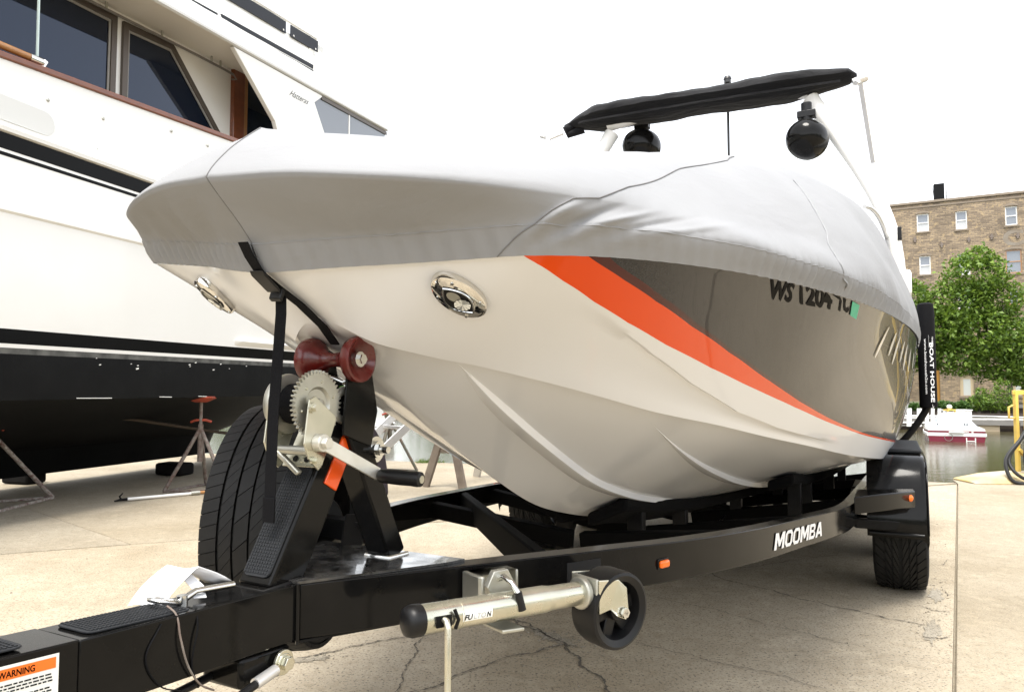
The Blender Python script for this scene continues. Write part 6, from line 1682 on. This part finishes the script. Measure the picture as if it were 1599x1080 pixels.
tree('maple_tree', (32.5, 52.0, -.6), [(1.0, 0, 9.6, 2.3, 2.0, 1.9), (-.2, .3, 7.6, 2.6, 2.2, 1.9), (2.4, .2, 7.9, 2.2, 2.0, 1.8), (-1.8, 0, 6.0, 2.1, 2.0, 1.8), (1.0, -.3, 5.4, 2.7, 2.3, 2.0), (3.3, .1, 5.2, 1.8, 1.8, 1.7), (-.6, -.2, 3.9, 2.0, 1.8, 1.5), (2.2, .2, 3.2, 1.7, 1.6, 1.3), (3.6, .3, 3.0, 1.3, 1.3, 1.2), (1.4, .2, 11.1, 1.2, 1.2, .9)], 17000, .155, 21,
     'large leafy maple tree in front of the brick warehouse, light green at its top', 'tree',
     ([(3.6, .4, -.5), (3.55, .4, 1.2), (3.3, .3, 3.2), (2.6, .2, 5.4), (1.6, .1, 7.6)], [.22, .18, .15, .11, .05]),
     [([(3.4, .35, 2.4), (4.2, .3, 4.2), (4.4, .3, 5.6)], [.10, .06, .02]), ([(3.0, .3, 4.2), (1.6, 0, 4.6), (.2, -.1, 5.4)], [.09, .06, .02]), ([(2.6, .2, 5.4), (3.1, .2, 7.2), (3.0, .2, 8.6)], [.07, .05, .02])])
tree('maple_tree', (28.4, 52.5, -.6), [(-.9, 0, 7.6, 1.5, 1.5, 1.3), (.4, 0, 8.2, 1.7, 1.7, 1.4), (1.2, .2, 6.4, 1.9, 1.8, 1.6), (-.6, 0, 5.6, 1.9, 1.8, 1.6), (.8, .1, 4.2, 1.9, 1.7, 1.4), (-1.0, .1, 3.6, 1.4, 1.4, 1.2)], 8200, .155, 22,
     'smaller leafy tree beside the maple, showing between the boat cover and the black guide post', 'tree',
     ([(0, 0, -.5), (0, 0, 2), (.3, 0, 4.4), (.3, 0, 6.6)], [.18, .15, .10, .04]))
tree('maple_tree', (39.0, 53.0, -.6), [(.2, 0, 5.6, 1.9, 1.9, 1.6), (-1.0, .2, 4.2, 1.7, 1.6, 1.4), (1.6, 0, 4.2, 2.2, 2.0, 1.7), (-.9, 0, 2.6, 1.5, 1.4, 1.2), (1.0, 0, 7.4, 1.7, 1.6, 1.4)], 7500, .155, 23,
     'leafy tree at the right edge of the photo, beside the arched window with yellow frame', 'tree',
     ([(0, 0, -.5), (0, 0, 2), (.2, 0, 4.0), (.3, 0, 6.0)], [.16, .13, .09, .04]))
BS = [((25.5, 46.0, -.35), .34, .40, 'dark little bush left of the black guide post, above the white boards'), ((27.5, 46.2, -.35), .62, .52, 'low round bush behind the yellow lantern on the far bank'), ((28.5, 46.0, -.38), .55, .52, 'low round bush above the white dock box on the far bank'), ((29.6, 46.0, -.35), .80, .85, 'light green bush right of the boarded arch window'), ((31.0, 46.2, -.40), 1.0, 1.25, 'tall bright bush against the brick wall above the runabout\'s bow')]
for i, (p, w, h, lab) in enumerate(BS):
    tree('bush', p, [(0, 0, h * .55, w, w * .8, h * .6), (w * .4, 0, h * .4, w * .6, w * .6, h * .4), (-w * .4, .1, h * .45, w * .6, w * .6, h * .45)] + ([(w * .2, 0, h * 1.2, w * .5, w * .5, h * .5)] if i > 2 else []), int(900 * w + 500), .085, 60 + i, lab, 'bush', mat='leaf2' if i in (0, 1, 2) else 'leaf', group='bushes on the far bank')
# ------------------------------------------------------------------ unseen trees added to darken the mirror images in gloss paint, chrome and water
mb_blobs = []
rg = np.random.default_rng(77)
for k in range(46):
    a = R(100 + 200 * k / 45); r = rg.uniform(46, 60)
    mb_blobs.append((r * math.sin(a), r * math.cos(a), rg.uniform(3, 5), rg.uniform(4, 6), rg.uniform(4, 6), rg.uniform(4, 7)))
me = foliage(mb_blobs, 26000, .55, 5); me.materials.append(M['leaf2'])
o = bpy.data.objects.new('added_treeline', me); COL.objects.link(o); o['kind'] = 'stuff'  # made-up row behind the camera, gives the gloss surfaces something dark to mirror
mb_blobs = []
for k in range(62):
    q = fb((14 + 5.2 * k) if k < 40 else (-4 - 5.0 * (k - 40)), -6 + rg.uniform(-4, 8), 0); mb_blobs.append((q[0], q[1], rg.uniform(2.5, 5), rg.uniform(3, 5), rg.uniform(3, 5), rg.uniform(3.5, 6.5)))
me = foliage(mb_blobs, 45000, .36, 6); me.materials.append(M['leaf2'])
o = bpy.data.objects.new('unseen_woodland', me); COL.objects.link(o); o['kind'] = 'stuff'  # out-of-view bank trees, added so water and hull mirror less white sky
